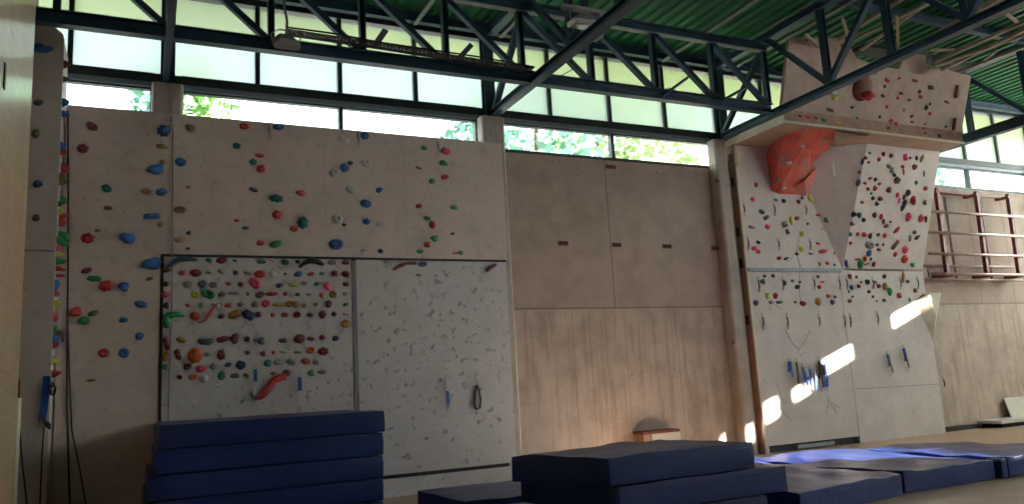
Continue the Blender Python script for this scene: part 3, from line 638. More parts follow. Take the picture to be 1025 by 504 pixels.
H('right', '''756.7 184.8 4 5 red;753.5 199.4 5 5 pink;762.4 212 7 4 slate;767 217.3 8 5 slate 25;752.5 227 8 4 grey;768.2 226.8 6 6 pink;776.5 199.9 5 3 green;784.4 201 5 4 black;799 201.8 5 4 maroon;802.7 197.5 3 4 maroon;785 224.4 7 6 grey;797.5 218.3 6 4 maroon;787.9 231.8 4 5 black;802.7 233.6 6 6 yellow;791.8 219.9 5 9 yellow;808.5 223.7 4 3 maroon;
758.8 242.3 5 4 black;754.9 248.3 6 5 pink;758.8 251.4 5 5 pink;802 248.8 6 6 yellow;797.5 253.8 4 4 maroon;819 243.5 6 3 red;823.5 250.8 11 6 red;811.4 253.4 6 3 brown;779.7 258.2 5 4 red;787.2 258.4 7 3 black;820.4 263.7 4 5 yellow;828 263.3 5 3 red;835.2 264.7 3 3 teal;845.8 262.7 6 9 blue;
765.2 276 4 3 black;773.7 276 4 3 black;763.4 281.6 6 5 slate;785.2 283.2 5 4 black;793.2 280.6 4 4 grey;800.5 282 3 3 black;798 287 6 5 black;818.8 276.6 4 3 maroon;823 282 6 3 red;820 287 5 4 red;768.4 296 6 6 yellow;776 295.9 5 6 red;756.3 303 6 6 slate;771.7 302.4 5 4 grey;780.3 302.2 9 4 teal;796 302.2 3 3 black;803.5 303.4 7 6 maroon;818.8 301.4 7 9 ochre;828.7 296 5 5 orange;835.8 296.9 3 3 black;832.9 302 5 6 slate;
850.3 276.2 5 5 maroon;857 277 3 3 maroon;885 276.5 4 4 black;862 282.2 3 3 black;867.8 282 5 5 black;876.2 282 4 4 grey;852 287.6 4 5 blue;849.8 291.3 3 3 green;859.4 286 4 5 maroon;879.2 286 4 4 maroon;904 277.8 4 9 ochre;908.3 281.4 4 4 brown;885.7 286.5 6 7 ochre;890.5 291.6 6 8 green;869.7 291.7 4 3 black;915.7 290.5 4 4 maroon;899.5 295.6 5 5 red;885 300.3 5 3 black;850.3 300.8 5 4 maroon;853.5 296.5 2.5 2.5 black;873.7 296.5 3 2.5 black;877.6 301 2.5 2 red;910.3 299.5 3 4 grey''')
H('wedge', '810.7 198.5 5 8 yellow;817.3 215 8 4 red;826.4 219.9 4 6 olive;821.8 229 4 5 maroon;834.2 253.8 3 5 maroon')
H('over', '''859 182.4 6 7 slate;865.8 183 5 3 red;868.5 188.9 4 4 red;863 202.3 5 3 maroon;854 214.5 5 5 black;859.5 214.9 6 5 teal;864.3 219.9 5 4 black;853 224 6 4 maroon;851.2 234.4 4 4 green;858.3 234.2 4 3 red;864.9 234.5 6 5 red;863.2 161.5 4 6 slate;866.3 157.8 5 4 maroon;869.4 162.2 4 3 red;870.8 152.8 4 3 grey;884 153.9 5 4 maroon;879.6 159.2 4 5 red;891.7 155.6 5 4 brown;905.8 157.4 5 6 pink;911 157.8 3 3 black;
917.4 158 4 4 black;922.5 158.8 4 6 tan;889.6 166 6 5 grey;903.5 166.7 5 4 red;915 166.8 6 6 maroon;860.4 172 4 3 brown;892.4 170.6 5 5 grey;895 175 5 4 black;904.4 171.7 3 6 red;925 173.8 3 5 grey;870.8 178.2 5 3 maroon;876 179.6 4 3 maroon;880.6 183.8 5 3 red;897.6 180.6 8 5 brown;917 182.4 4 5 green;875.7 188.2 5 6 red;889.3 190 7 5 maroon;926 188.3 5 4 red;
872 193.5 3 3 green;898.2 195 4 4 pink;908.7 192.8 6 6 black;873.6 198 4 5 olive;880.8 198.7 6 4 maroon;904.9 197 4 5 olive;913.6 200.4 7 8 red;900 200.7 3 5 pink;877.5 203.6 5 5 slate;904.2 205.3 6 10 black;925.7 202.5 5 5 tan;875 214.9 5 5 maroon;882 216.7 5 5 red;908.8 217 6 8 pink;921.3 218.5 6 7 red;926.4 219.2 4 6 brown;884.3 221.5 4 5 brown;891.3 221.8 3 2.5 black;
886.8 226 6 4 maroon;897.2 229.9 9 5 red 40;915.3 232.4 5 4 brown;918 237.2 7 4 black 30;910.7 238.2 4 6 grey;870.8 236 5 5 brown;879.2 234.7 5 3 black;885.4 235.4 5 5 red;851.4 243 4 3 red;870 245 11 7 grey;877.8 244.7 4 3 black;884 244.7 3 2.5 black;879.9 249.6 6 3 maroon;895.8 245 11 6 brown 45;905.6 249.7 7 8 pink;870 253.2 7 6 blue 35;895.8 254.4 4 4 red;865.6 258.3 5 5 orange;871.8 259 3 3 navy;858 259 6 3 red;860.8 263.9 7 7 green;867.4 264 6 3 brown;874.3 264 4 5 red;905 259.4 8 6 red;913.2 264.6 6 4 green''')
H('head', '''814.3 73.4 5 3 maroon;818.4 97 6 3 black;835.4 98.4 7 4 yellow;831 110 10 3 maroon;852.9 107.3 4 3 black;876.4 73 5 3 olive;885.4 86.3 3 3 black;888 80.5 7 3 red;900.2 78.2 4 3 red;916 80.5 9 4 maroon;931.8 87.7 9 5 black;902 93.4 6 3 black;920.5 91.8 5 3 maroon;921.6 97 6 4 red;883.6 95.7 6 4 maroon;898.8 98 4 3 red;910.9 99.8 6 3 brown;
930.9 104 3 3 black;926.8 107.9 4 4 black;930.9 113.6 5 3 red;947.9 102.3 8 3 maroon;888 106.8 4 4 pink;912.7 116.3 5 3 maroon;880.5 116.8 3 3 black;892 121 6 5 red;897.3 124.3 6 4 red;913.4 122 6 2.5 maroon;858 118 5 3 green;862.5 124.6 4 3 maroon;869.3 126.6 3 2.5 black;879 127.3 3 2.5 black;924.3 128.6 6 2.5 black;947 126.6 4 3 black;
926 124 3 2.5 red;871 96 3 3 maroon;905 110 4 3 red''')
H('fascia', '801 116 5 3 maroon;808.6 116.8 8 4 pink;817 118 4 3 maroon;824.6 120 6 5 green;839 122.9 7 3 yellow;940 136 4 3 maroon;925.9 133 4 3 red;889 128 4 3 brown')
PL = {'left': P_main, 'upper': P_main, 'campus': P_main, 'relief': P_main, 'right': P_main, 'side': P_side, 'front': P_front, 'over': P_over, 'head': P_head, 'fascia': P_fascia,
      'wedge': Plane(Tip, Rg-Lw, Lw*.5+Rg*.5-Tip)}
_w = PL['wedge']; nn_ = (Lw-Tip).cross(Rg-Tip).normalized()
if nn_.y > 0: nn_ = -nn_
_w.N = nn_; _w.U = V((0, 0, 1)).cross(nn_).normalized(); _w.V = _w.N.cross(_w.U).normalized(); _w.P = Tip
WHERE = {'left': 'left beige panel', 'upper': 'upper beige panel', 'campus': 'white training panel', 'relief': 'white relief panel', 'right': 'right climbing wall', 'side': 'narrow corner block',
         'front': 'corner block face', 'over': 'overhanging panel', 'head': 'leaning headwall', 'fascia': 'ledge fascia', 'wedge': 'shaded wedge'}
GROUP = {k: 'climbing holds on the '+v for k, v in WHERE.items()}
# rows: holds in one band of height on the same panel count as one row
BANDS = {'campus': [265.5, 278, 290, 300, 310, 330, 346, 359, 371], 'right': [209, 222, 240, 270, 292], 'over': [165, 177, 192, 210, 228, 241, 256], 'head': [88, 103, 119], 'upper': [140, 158, 180, 200, 222, 238],
         'left': [155, 200, 250, 300], 'side': [120, 180, 220, 260, 300, 340]}
ORD = ['first', 'second', 'third', 'fourth', 'fifth', 'sixth', 'seventh', 'eighth', 'ninth', 'tenth', 'eleventh', 'twelfth', 'thirteenth', 'fourteenth', 'fifteenth', 'sixteenth']
CW = {'tan': 'tan', 'ochre': 'ochre', 'slate': 'slate-grey', 'teal': 'teal', 'grey': 'grey', 'white': 'chalky', 'navy': 'navy', 'brown': 'brown', 'pink': 'pinkish', 'maroon': 'maroon'}
def kind_of(i, w, h):
    r = random.Random(i*7+3).random()
    asp = w/h
    if asp > 1.7: return ['crimp', 'bone', 'wedge', 'rock'][int(r*4)]
    if asp < .75: return ['pinch', 'horn', 'pinch', 'rock'][int(r*4)]
    return ['jug', 'sloper', 'pocket', 'rock', 'horn', 'jug', 'wedge'][int(r*7)]
order = sorted(range(len(HOLDS)), key=lambda i: -(HOLDS[i][3]*HOLDS[i][4]*(1.2 if HOLDS[i][0] == 'side' else 1)))
LIMIT = 300 - 6
keep = set(order[:LIMIT])
rows = {}
for i, h in enumerate(HOLDS):
    key = h[0]; bi = sum(h[2] > t for t in BANDS.get(key, []))
    rows.setdefault((key, bi), []).append(i)
label = {}
for (key, bi), idx in rows.items():
    nrows = len(BANDS.get(key, []))+1
    bycol = {}
    for i in sorted(idx, key=lambda i: HOLDS[i][1] if key != 'side' else HOLDS[i][2]): bycol.setdefault(HOLDS[i][5], []).append(i)
    for c, lst in bycol.items():
        lst2 = [i for i in lst]
        for k, i in enumerate(lst2):
            h = HOLDS[i]; size = 'tiny' if h[3]*h[4] < 15 else 'small' if h[3]*h[4] < 40 else 'medium' if h[3]*h[4] < 75 else 'large'
            kd = kind_of(i, h[3], h[4]); cw_ = CW.get(c, c)
            unit = 'row' if key == 'campus' else 'band'
            rowtxt = '' if nrows == 1 else ', top '+unit if bi == 0 else (', bottom '+unit if bi == nrows-1 else ', %s %s down' % (ORD[bi], unit))
            cc = CW.get(c, c); cc = 'pink-red' if c == 'pink' else cc
            pos = 'the only %s one' % cc if len(lst2) == 1 else '%s %s one from %s' % (ORD[k], cc, 'top' if key == 'side' else 'left')
            label[i] = '%s %s hold, %s%s, %s' % (size, cc, pos, rowtxt, WHERE[key])
import collections
rest = B(); rest_mats = []
for i, (key, x, y, w, h, c, rot) in enumerate(HOLDS):
    pl = PL[key]; P = pl.at(x, y)
    sc = (P-CAM).dot(Fw)/F_PX
    kd = kind_of(i, w, h); rr = random.Random(i)
    ang = math.radians(rot) if rot is not None else rr.uniform(-.35, .35)
    W, Hh = w*sc*.56, h*sc*.56
    if key == 'side': W = Hh*rr.uniform(.7, 1.0)
    if key == 'over': Hh /= .93
    D = min(W, Hh)*rr.uniform(.75, 1.05)
    if key == 'side': D = .07+rr.uniform(0, .05); P = V((-1.0, P.y, P.z)); P.y = min(max(P.y, 11.68), 12.08); 
    Rm = Matrix((( pl.U.x, -pl.N.x, pl.V.x), (pl.U.y, -pl.N.y, pl.V.y), (pl.U.z, -pl.N.z, pl.V.z)))
    q = Rm.to_quaternion() @ Matrix.Rotation(-ang, 3, 'Y').to_quaternion()
    me = meshes[kd][rr.randrange(2)]
    mir = rr.choice((-1, 1))
    mw = Matrix.LocRotScale(P, q, V((W*1.0, D, Hh)))
    if i in keep:
        o = bpy.data.objects.new('climbing_hold', me); C.objects.link(o); o.matrix_world = mw
        o.material_slots[0].link = 'OBJECT'; o.material_slots[0].material = HM[c]
        tag(o, label[i], 'climbing hold', GROUP[key])
        if w*h > 55:
            bo = bpy.data.objects.new('bolt', bolt_me); C.objects.link(bo); bo.parent = o; bo.location = (0, -.98, 0)
    else:
        if HM[c] not in rest_mats: rest_mats.append(HM[c])
        n0 = len(rest.verts); f0 = len(rest.faces); rest.from_mesh(me); rest.verts.ensure_lookup_table(); rest.faces.ensure_lookup_table()
        for v in rest.verts[n0:]: v.co = mw @ v.co
        for f in rest.faces[f0:]: f.material_index = rest_mats.index(HM[c]); f.smooth = True
me = bpy.data.meshes.new('small_climbing_holds'); rest.to_mesh(me); rest.free()
for m in rest_mats: me.materials.append(m)
o = bpy.data.objects.new('small_climbing_holds', me); C.objects.link(o)
tag(o, 'scattered tiny climbing holds of many colours dotted over the climbing walls', 'climbing holds', None, 'stuff')

# bigger, odd shaped holds
def macro(px, radii, plane, m, label, lift=.04, flat=1.0):
    pts = [plane.at(*p)+plane.N*lift for p in px]
    # smooth the path
    out = []; rr = []
    for i in range(len(pts)-1):
        for k in range(5):
            t = k/5; p0 = pts[max(i-1, 0)]; p1 = pts[i]; p2 = pts[i+1]; p3 = pts[min(i+2, len(pts)-1)]
            out.append(.5*((2*p1)+(p2-p0)*t+(2*p0-5*p1+4*p2-p3)*t*t+(3*p1-p0-3*p2+p3)*t**3)); rr.append(radii[i]+(radii[i+1]-radii[i])*t)
    out.append(pts[-1]); rr.append(radii[-1])
    b = B(); rings = []; n = 10
    for i, p in enumerate(out):
        d = (out[min(i+1, len(out)-1)] - out[max(i-1, 0)]).normalized(); s = d.cross(plane.N).normalized()
        rings.append([b.verts.new(p + (s*math.cos(k*2*math.pi/n) + plane.N*math.sin(k*2*math.pi/n)*flat)*rr[i]) for k in range(n)])
    for a, c in zip(rings, rings[1:]):
        for k in range(n): b.faces.new((a[k], a[(k+1) % n], c[(k+1) % n], c[k]))
    b.faces.new(rings[0][::-1]); b.faces.new(rings[-1])
    return tag(recenter(link('long_climbing_hold', b, m, smooth=True)), label, 'climbing hold', 'long shaped climbing holds')
macro([(167, 269), (172, 264.5), (178, 260.5), (186, 259.3), (197, 260.5)], [.02, .04, .045, .04, .02], P_main, HM['slate'], 'long arched dark grey-green hold at the top left of the white training panel')
macro([(299, 268), (305, 263), (312, 261), (319, 263), (323, 265.5)], [.015, .035, .045, .04, .02], P_main, HM['black'], 'long arched black hold at the top right of the white training panel')
macro([(168, 328), (166.5, 322), (167, 317), (172, 315), (179, 315), (185, 316)], [.04, .06, .045, .045, .035, .015], P_main, HM['green'], 'long green hooked hold at the left edge of the white training panel')
macro([(198, 323), (205, 320.5), (209, 315), (213, 309), (217, 304)], [.012, .02, .022, .02, .015], P_main, HM['red'], 'thin red squiggle-shaped hold in the upper part of the white training panel')
macro([(256, 398), (262, 395.5), (268, 389), (273, 381.5), (279, 378), (286, 377)], [.03, .05, .06, .055, .055, .04], P_main, HM['red'], 'big wavy red hold at the bottom of the white training panel', .05)
macro([(393, 270), (398, 267), (404, 264.5)], [.02, .03, .03], P_main, HM['maroon'], 'slanting red bar hold at the top of the white relief panel, left one', .03)
macro([(404, 264), (411, 263.3), (416, 263.5)], [.02, .028, .025], P_main, HM['maroon'], 'level red bar hold at the top of the white relief panel', .03)
macro([(487, 271), (491, 268), (496, 264.5)], [.03, .03, .02], P_main, HM['maroon'], 'slanting red bar hold at the top right corner of the white relief panel', .03)
macro([(453, 253.5), (456, 253.5), (460, 253.2)], [.012, .012, .012], P_main, HM['red'], 'tiny red T-shaped bar on the lower edge of the upper panel', .02)
# round dish hold on the headwall
c0 = hd(863, 88); ds = empty('dish_hold', c0, 'big round dark red dish-shaped hold on the leaning headwall', 'climbing hold')
b = B(); bmesh.ops.create_uvsphere(b, u_segments=28, v_segments=16, radius=.26)
for v in b.verts:
    v.co.y = v.co.y*.42 if v.co.y < 0 else v.co.y*.1
q = Matrix((( P_head.U.x, -P_head.N.x, P_head.V.x), (P_head.U.y, -P_head.N.y, P_head.V.y), (P_head.U.z, -P_head.N.z, P_head.V.z)))
bmesh.ops.transform(b, matrix=q.to_4x4(), verts=b.verts); link('dish_body', b, m_brown, ds, smooth=True)
b = B(); bmesh.ops.create_icosphere(b, subdivisions=3, radius=.13)
for v in b.verts: v.co = v.co*(1+.4*noise.noise(v.co*14)); v.co.z *= .7
bmesh.ops.transform(b, matrix=Matrix.Translation(P_head.N*.13-P_head.V*.13+P_head.U*.04) @ q.to_4x4(), verts=b.verts); link('red_centre', b, HM['red'], ds, smooth=True)
# red uprights and ring at the right end of the headwall
for (p, q_), l in zip([((957, 85), (955.5, 98)), ((955, 118), (953.5, 130))], ('short red-brown batten at the right edge of the headwall, upper one', 'short red-brown batten at the right edge of the headwall, lower one')):
    b = B(); beam(b, hd(*p)+P_head.N*.03, hd(*q_)+P_head.N*.03, .05, .04); tag(recenter(link('edge_batten', b, m_brown)), l, 'batten', 'battens on the headwall edge')
# pale holds and a strap on the red volume
for (x, y, s, c, l) in [(817, 136, .07, 'white', 'oval white hold on top part of the orange-red volume'), (803.5, 146, .05, 'white', 'small white hold in the middle of the orange-red volume'), (790, 163, .06, 'white', 'white hold on the left part of the orange-red volume'), (784.5, 188, .06, 'white', 'white hold at the bottom of the orange-red volume'), (778, 179.5, .09, 'slate', 'dark grey slanted hold low on the orange-red volume'), (831, 140, .05, 'ochre', 'ochre hold at the right tip of the orange-red volume')]:
    rv_body = [o for o in bpy.data.objects if o.name.startswith('volume_body')][0]
    d = ray(x, y); 
    from mathutils.bvhtree import BVHTree
    bmv = bmesh.new(); bmv.from_mesh(rv_body.data); bmesh.ops.translate(bmv, verts=bmv.verts, vec=rv.location)
    t = BVHTree.FromBMesh(bmv).ray_cast(CAM, d.normalized()); bmv.free()
    if t[0] is None: t = (P_main.at(x, y), P_main.N)
    b = B(); bmesh.ops.create_icosphere(b, subdivisions=2, radius=s)
    for v in b.verts: v.co.z *= .6; v.co = v.co*(1+.2*noise.noise(v.co*20))
    if c == 'slate': bmesh.ops.scale(b, vec=(1.2, .5, .6), verts=b.verts); bmesh.ops.rotate(b, verts=b.verts, cent=(0, 0, 0), matrix=Matrix.Rotation(-.9, 3, 'Y'))
    o = link('volume_hold', b, HM[c], smooth=True); o.location = t[0]; tag(o, l, 'climbing hold', 'holds on the orange-red volume')

# ------------------------------------------------------------------ quickdraws
def quickdraw(px, py, L_px, plane, label, group, mats, w=.028, lean=0., two=False, gate=True):
    top = plane.at(px, py) + plane.N*.045; sc = (top-CAM).dot(Fw)/F_PX; L = L_px*sc
    root = empty('quickdraw', top, label, 'quickdraw', group)
    kk = min(.05, L*.16)
    def carab(z0, z1, wd, x):
        b = B(); h = z0-z1; pts = [(x+wd*math.sin(a), 0, (z0+z1)/2+h/2*math.cos(a)) for a in [2*math.pi*j/12 for j in range(13)]]; tube(b, pts, max(.006, wd*.26), 6); return b
    o = link('carabiner', carab(.02, -kk*1.8, .022, 0), m_galv, root, smooth=True)
    b = B()
    tails = ((-1, .7), (1, 1.)) if two else ((0, 1.),)
    for s, f in tails:
        z1 = -(L-kk*1.4)*f
        pts = [(s*w*.15, 0, -kk*1.3), (s*w*.35+lean*.3, -.012, z1*.35), (s*w*.55+lean*.6, -.02, z1*.7), (s*w*.9+lean, -.012, z1)]
        ribbon(b, pts, (1, .25*s, 0), w, .012)
    link('sling', b, mats[0], root)
    if mats[1] is not None:
        b = B(); ribbon(b, [(lean*.1, -.02, -kk), (lean*.25, -.03, -L*.3), (lean*.4, -.03, -L*.45)], (1, 0, 0), w*1.15, .014); link('webbing_sleeve', b, mats[1], root)
    link('carabiner', carab(-L+kk*1.8, -L-.01, .022, lean), m_galv if gate else m_black, root, smooth=True)
    return root
G1 = 'long slings hanging on the left climbing wall'
quickdraw(255, 366, 34, P_main, 'long white sling with blue top beside the wavy red hold on the training panel', G1, (m_white_web, m_blue_web), .045)
quickdraw(299, 374, 37, P_main, 'long white sling with blue top above the right end of the blue mat stack', G1, (m_white_web, m_blue_web), .05)
quickdraw(446, 376, 33, P_main, 'long blue sling on the white relief panel, left one of the two', G1, (m_blue_web, m_white_web), .045)
r_ = quickdraw(476, 373, 10, P_main, 'dark looped sling on the white relief panel, right one of the two', G1, (m_white_web, None), .03)
b = B(); tc_ = P_main.at(477, 398)+V((0, -.03, 0)); lp = [P_main.at(*p)+V((0, -.03, 0)) for p in ((476, 385), (479, 391), (480.5, 400), (479.5, 408), (476.5, 409.5), (474, 405), (475, 395), (476, 386))]
ribbon(b, lp, (0, 1, 0), .035, .016); part('hanging_loop', b, m_strap, r_)
G2 = 'Y-shaped double quickdraws at the top of the upper panel'
for x, y, l in ((171.5, 115, 'grey double quickdraw at the top left of the upper panel, above the hanging rope'), (269, 124, 'grey double quickdraw at the top of the upper panel, left of the blue hold'), (357, 131, 'grey double quickdraw at the top of the upper panel under the window mullion'), (437, 140, 'grey double quickdraw at the top of the upper panel beside the pink-red hold')):
    quickdraw(x, y, 17, P_main, l, G2, (m_grey, None), .02, two=True)
G3 = 'bundle of blue and dark slings low on the right wall'
bund = [(788, 359, 22, 'b'), (795, 359, 28, 'd'), (801, 364, 22, 'b'), (805, 368, 20, 'b'), (808, 366, 22, 'b'), (813, 369, 24, 'b'), (818, 358, 33, 'd'), (821, 362, 28, 'b'), (824, 360, 30, 'b')]
for k, (x, y, L, c) in enumerate(bund):
    quickdraw(x, y, L, P_main, '%s sling low on the right wall, %s from the left in the bundle' % ('blue' if c == 'b' else 'dark brown', ORD[k]), G3, (m_blue_web if c == 'b' else m_dark_web, m_blue_web if k in (0,) else (m_dark_web if k == 7 else m_white_web if k in (3, 5) else None)), .05, lean=rnd.uniform(-.03, .05), two=(k % 3 == 0))
quickdraw(886, 352, 24, P_main, 'blue and brown double sling right of the bundle, left one of the pair', 'pair of slings right of the bundle', (m_dark_web, m_blue_web), .045, lean=.05, two=True)
quickdraw(902, 346, 25, P_main, 'blue and brown double sling right of the bundle, right one of the pair', 'pair of slings right of the bundle', (m_dark_web, m_blue_web), .045, lean=.05, two=True)
qd = {'right': [(742.5, 203, 13), (773, 204, 12), (804.6, 205, 10), (746.5, 237, 13), (777.3, 239, 11), (808.5, 239, 11), (757, 277, 15), (781.3, 277, 13), (812.4, 277, 13), (837.8, 277, 13), (845, 277, 12), (871.4, 278, 11), (898.7, 277, 12), (916, 277, 12), (761.4, 314, 15), (785.6, 314, 15), (817.4, 314, 14), (843, 314, 13), (848.7, 314, 13), (876, 312, 12)]}
rows_q = {'just below the orange-red volume': [0, 1, 2], 'row above the grey strip': [3, 4, 5], 'row below the grey strip': [6, 7, 8, 9, 10, 11, 12, 13], 'lowest row on right wall': [14, 15, 16, 17, 18, 19]}
for rn, ids in rows_q.items():
    for k, j in enumerate(ids):
        x, y, L = qd['right'][j]
        quickdraw(x, y, L, P_main, 'short dark quickdraw, %s from left, %s' % (ORD[k], rn), 'short quickdraws on the right climbing wall', (m_dark_web, None), .026, gate=(j % 4 == 0))
for x, y, L, l in ((926.3, 268, 12, 'short dark quickdraw on the right edge of the right wall beside the red frame'), (942, 377, 12, 'short dark strap on the right edge of the right wall, above the board joint')):
    quickdraw(x, y, L, P_main, l, 'short quickdraws on the right climbing wall', (m_dark_web, None), .04)
# sling and strap on the corner block
P_c = Plane((0, 11.55, 0), (1, 0, 0), (0, 0, 1))
r_ = empty('strap', P_c.at(47, 378), 'long blue strap hanging from the corner block by the wooden panelling', 'strap')
b = B(); ribbon(b, [P_c.at(*p) for p in ((47, 376), (45.5, 392), (44, 407), (42, 420))], (1, 0, 0), .085, .02); part('webbing', b, m_blue_web, r_)
b = B(); ribbon(b, [P_c.at(*p)+V((0, -.02, 0)) for p in ((42, 416), (45, 423), (51, 427))], (0, .3, 1), .07, .03); part('black_end', b, m_black, r_)
b = B(); tube(b, [P_c.at(*p) for p in ((44, 426), (42, 455), (40, 504))], .01, 6); part('cord', b, m_strap, r_)
r_ = quickdraw(53, 381, 8, P_c, 'small dark looped sling on the corner block beside the long blue strap', 'slings on the corner block', (m_strap, None), .03)
b = B(); ribbon(b, [P_c.at(*p)+V((0, -.02, 0)) for p in ((53, 384), (55.5, 389), (53.5, 396), (50.5, 394), (51, 387), (53, 384))], (0, 1, 0), .04, .03); part('hanging_loop', b, m_strap, r_)
r_ = quickdraw(63.5, 330, 16, P_main, 'short dark quickdraw in the corner left of the beige panel', 'slings on the corner block', (m_dark_web, None), .03)

# ------------------------------------------------------------------ concrete bay details
pl_l = ['first', 'second', 'third', 'fourth']
for k, (x, y) in enumerate(((563.5, 243.5), (617, 245), (667.5, 246.5), (716, 248.5))):
    q = P_conc.at(x, y); root = empty('anchor_plate', q, 'small rust-red metal plate halfway up bare concrete, %s from the left' % pl_l[k], 'metal plate', 'rust-red plates on the bare concrete')
    b = B(); box(b, -.1, .1, -.025, .0, -.04, .04); link('plate', b, m_brown, root, bevel=.008)
    b = B()
    for s in (-.055, 0, .055):
        bmesh.ops.create_cone(b, cap_ends=True, segments=8, radius1=.017, radius2=.014, depth=.03, matrix=Matrix.Translation((s, -.035, 0)) @ Matrix.Rotation(math.pi/2, 4, 'X'))
    link('bolts', b, m_black, root)
for k, (x, y) in enumerate(((559, 162.5), (611, 167), (662, 172), (712, 175.5))):
    q = P_conc.at(x, y); root = empty('anchor_plate', q, 'small %s metal plate just under the window, %s from the left' % (('dusty grey', 'rust-red', 'dusty grey', 'dusty grey')[k], pl_l[k]), 'metal plate', 'plates under the window')
    b = B(); box(b, -.11, .11, -.03, .0, -.035, .035); link('plate', b, m_brown if k == 1 else m_conc, root, bevel=.008)
q = Plane((0, 12.26, 0), (1, 0, 0), (0, 0, 1)).at(718, 181)
for k, (x, y) in enumerate(((718, 181), (734, 343))):
    q = Plane((0, 12.26, 0), (1, 0, 0), (0, 0, 1)).at(x, y); b = B(); bmesh.ops.create_icosphere(b, subdivisions=2, radius=.045)
    for v in b.verts: v.co.y *= .4
    o = link('bolt_cap', b, m_brown); o.location = q; tag(o, ('dark bolt cap high on the tall concrete pillar', 'dark bolt cap halfway down the tall concrete pillar')[k], 'bolt cap')
b = B(); tube(b, [(10.98, 12.36, .0), (10.98, 12.36, 5.9)], .035, 10); tag(recenter(link('downpipe', b, m_lightboard, smooth=True)), 'pale pipe running up between the concrete pillar and the right climbing wall', 'pipe')
# white-faced box behind the mats
r_ = empty('low_cabinet', (8.72, 12.3, 0), 'low white-fronted cabinet with brown top behind the blue mat stack', 'cabinet')
b = B(); box(b, 8.42, 9.06, 12.18, 12.46, 0, .58); part('body', b, m_lightboard, r_, bevel=.005)
b = B(); box(b, 8.22, 9.02, 12.14, 12.47, .58, .63); part('top', b, m_brown, r_)
b = B(); box(b, 8.26, 8.40, 12.2, 12.46, 0, .58); part('side_panel', b, m_woodside, r_)
# board and ledge at far right
r_ = empty('bench_ledge', (19.0, 12.2, 0), 'low grey ledge along the foot of the concrete wall at far right', 'ledge')
b = B(); box(b, 17.75, 22.5, 11.9, 12.48, .10, .17); part('top_slab', b, m_lightboard, r_)
b = B(); box(b, 17.9, 22.5, 12.0, 12.48, 0, .10); part('recess', b, m_black, r_)
b = B(); box(b, 16.35, 17.7, 12.38, 12.48, 0, .1); r2 = tag(recenter(link('dark_skirting', b, m_black)), 'dark skirting at the foot of the concrete wall right of the climbing wall', 'skirting')
b = B(); prism(b, [(18.72, 12.28, .172), (19.45, 12.28, .172), (19.5, 12.42, .62), (18.75, 12.42, .62)], (0, .025, 0)); tag(recenter(link('leaning_board', b, m_lightboard)), 'blank pale board leaning on the concrete wall at far right', 'board')
# climbing frame (wall bars) folded on the right concrete bay
fr = empty('wall_frame', (18.2, 12.2, 3.4), 'dark red steel gymnastics frame with pale cross tubes folded against the wall', 'gymnastics frame')
for k, x in enumerate((16.98, 18.42, 19.65)):
    b = B(); beam(b, (x+.02, 12.15, 3.50), (x+.08, 12.15, 5.62), .09, .09, up=(0, 1, 0)); part('upright', b, m_rackred, fr)
    b = B(); box(b, x-.12, x+.16, 12.1, 12.45, 3.5, 3.58); part('lower_bracket', b, m_rackred, fr)
    b = B(); box(b, x-.0, x+.12, 12.1, 12.45, 5.5, 5.56); part('upper_bracket', b, m_rackred, fr)
for z in (5.02, 4.52, 4.02, 3.55):
    b = B(); tube(b, [(16.35, 12.05, z), (20.0, 12.05, z)], .035, 10); part('cross_tube', b, m_rackpipe, fr, smooth=True)
for z in (5.55, 3.78, 3.45):
    b = B(); tube(b, [(16.35, 12.3, z), (20.0, 12.3, z)], .03, 10); part('cross_tube', b, m_rackred if z == 5.55 else m_rackpipe, fr, smooth=True)
for x in (17.6, 18.9):
    b = B(); tube(b, [(x, 12.35, 3.45), (x, 12.35, 5.5)], .035, 10); part('thin_upright', b, m_rackpipe, fr, smooth=True)
# pale timber platform bundle above the headwall
tl = ['pale timber batten above the right headwall, %s of the bundle counted from the left']
bat = [((925, 85), (1025, 47), .05), ((918, 82), (1025, 30), .06), ((935, 62), (1025, 22), .06), ((925, 48), (1025, 4), .06), ((884, 66), (985, 8), .09), ((862, 50), (925, 5), .05), ((835, 42), (905, -2), .05), ((900, 78), (1025, 36), .04), ((830, 52), (960, -12), .04)]
for k, (p, q_, w) in enumerate(bat):
    zz = (7.62, 7.60, 7.66, 7.72, 7.5, 7.75, 7.8, 7.58, 7.7)[k]
    a_ = on_z(*p, zz); c_ = on_z(*q_, zz); xm = (a_.x+c_.x)/2; d_ = (c_-a_); c_ = a_+d_*1.5
    b = B(); beam(b, a_, c_, w*1.4, w); tag(recenter(link('timber_batten', b, m_timber)), tl[0] % ORD[k], 'timber batten', 'battens above the headwall')
r_ = empty('timber_lattice', on_z(900, 60, 7.6), 'pale timber cross pieces tying the battens above the headwall', 'timber frame')
for (p, q_) in (((808, 40), (815, 70)), ((852, 45), (843, 18)), ((898, 15), (899, 48)), ((1000, 8), (1018, 22)), ((932, 50), (955, 50)), ((985, 60), (998, 50)), ((930, 68), (953, 62)), ((806, 34), (835, 62))):
    b = B(); beam(b, on_z(*p, 7.62), on_z(*q_, 7.60), .05, .04); part('cross_piece', b, m_timber, r_)
b = B(); q0 = hd(912, 62); r3 = empty('timber_block', q0, 'square brown timber block on top of the leaning headwall', 'timber block')
b = B(); prism(b, [hd(909, 72), hd(926, 75), hd(927, 56), hd(910, 52)], (0, .1, 0)); part('block', b, m_head, r3)
b = B(); box(b, 12.9, 16.2, 10.2, 10.6, 7.78, 7.86); part('dark_panel', b, m_black, r3)

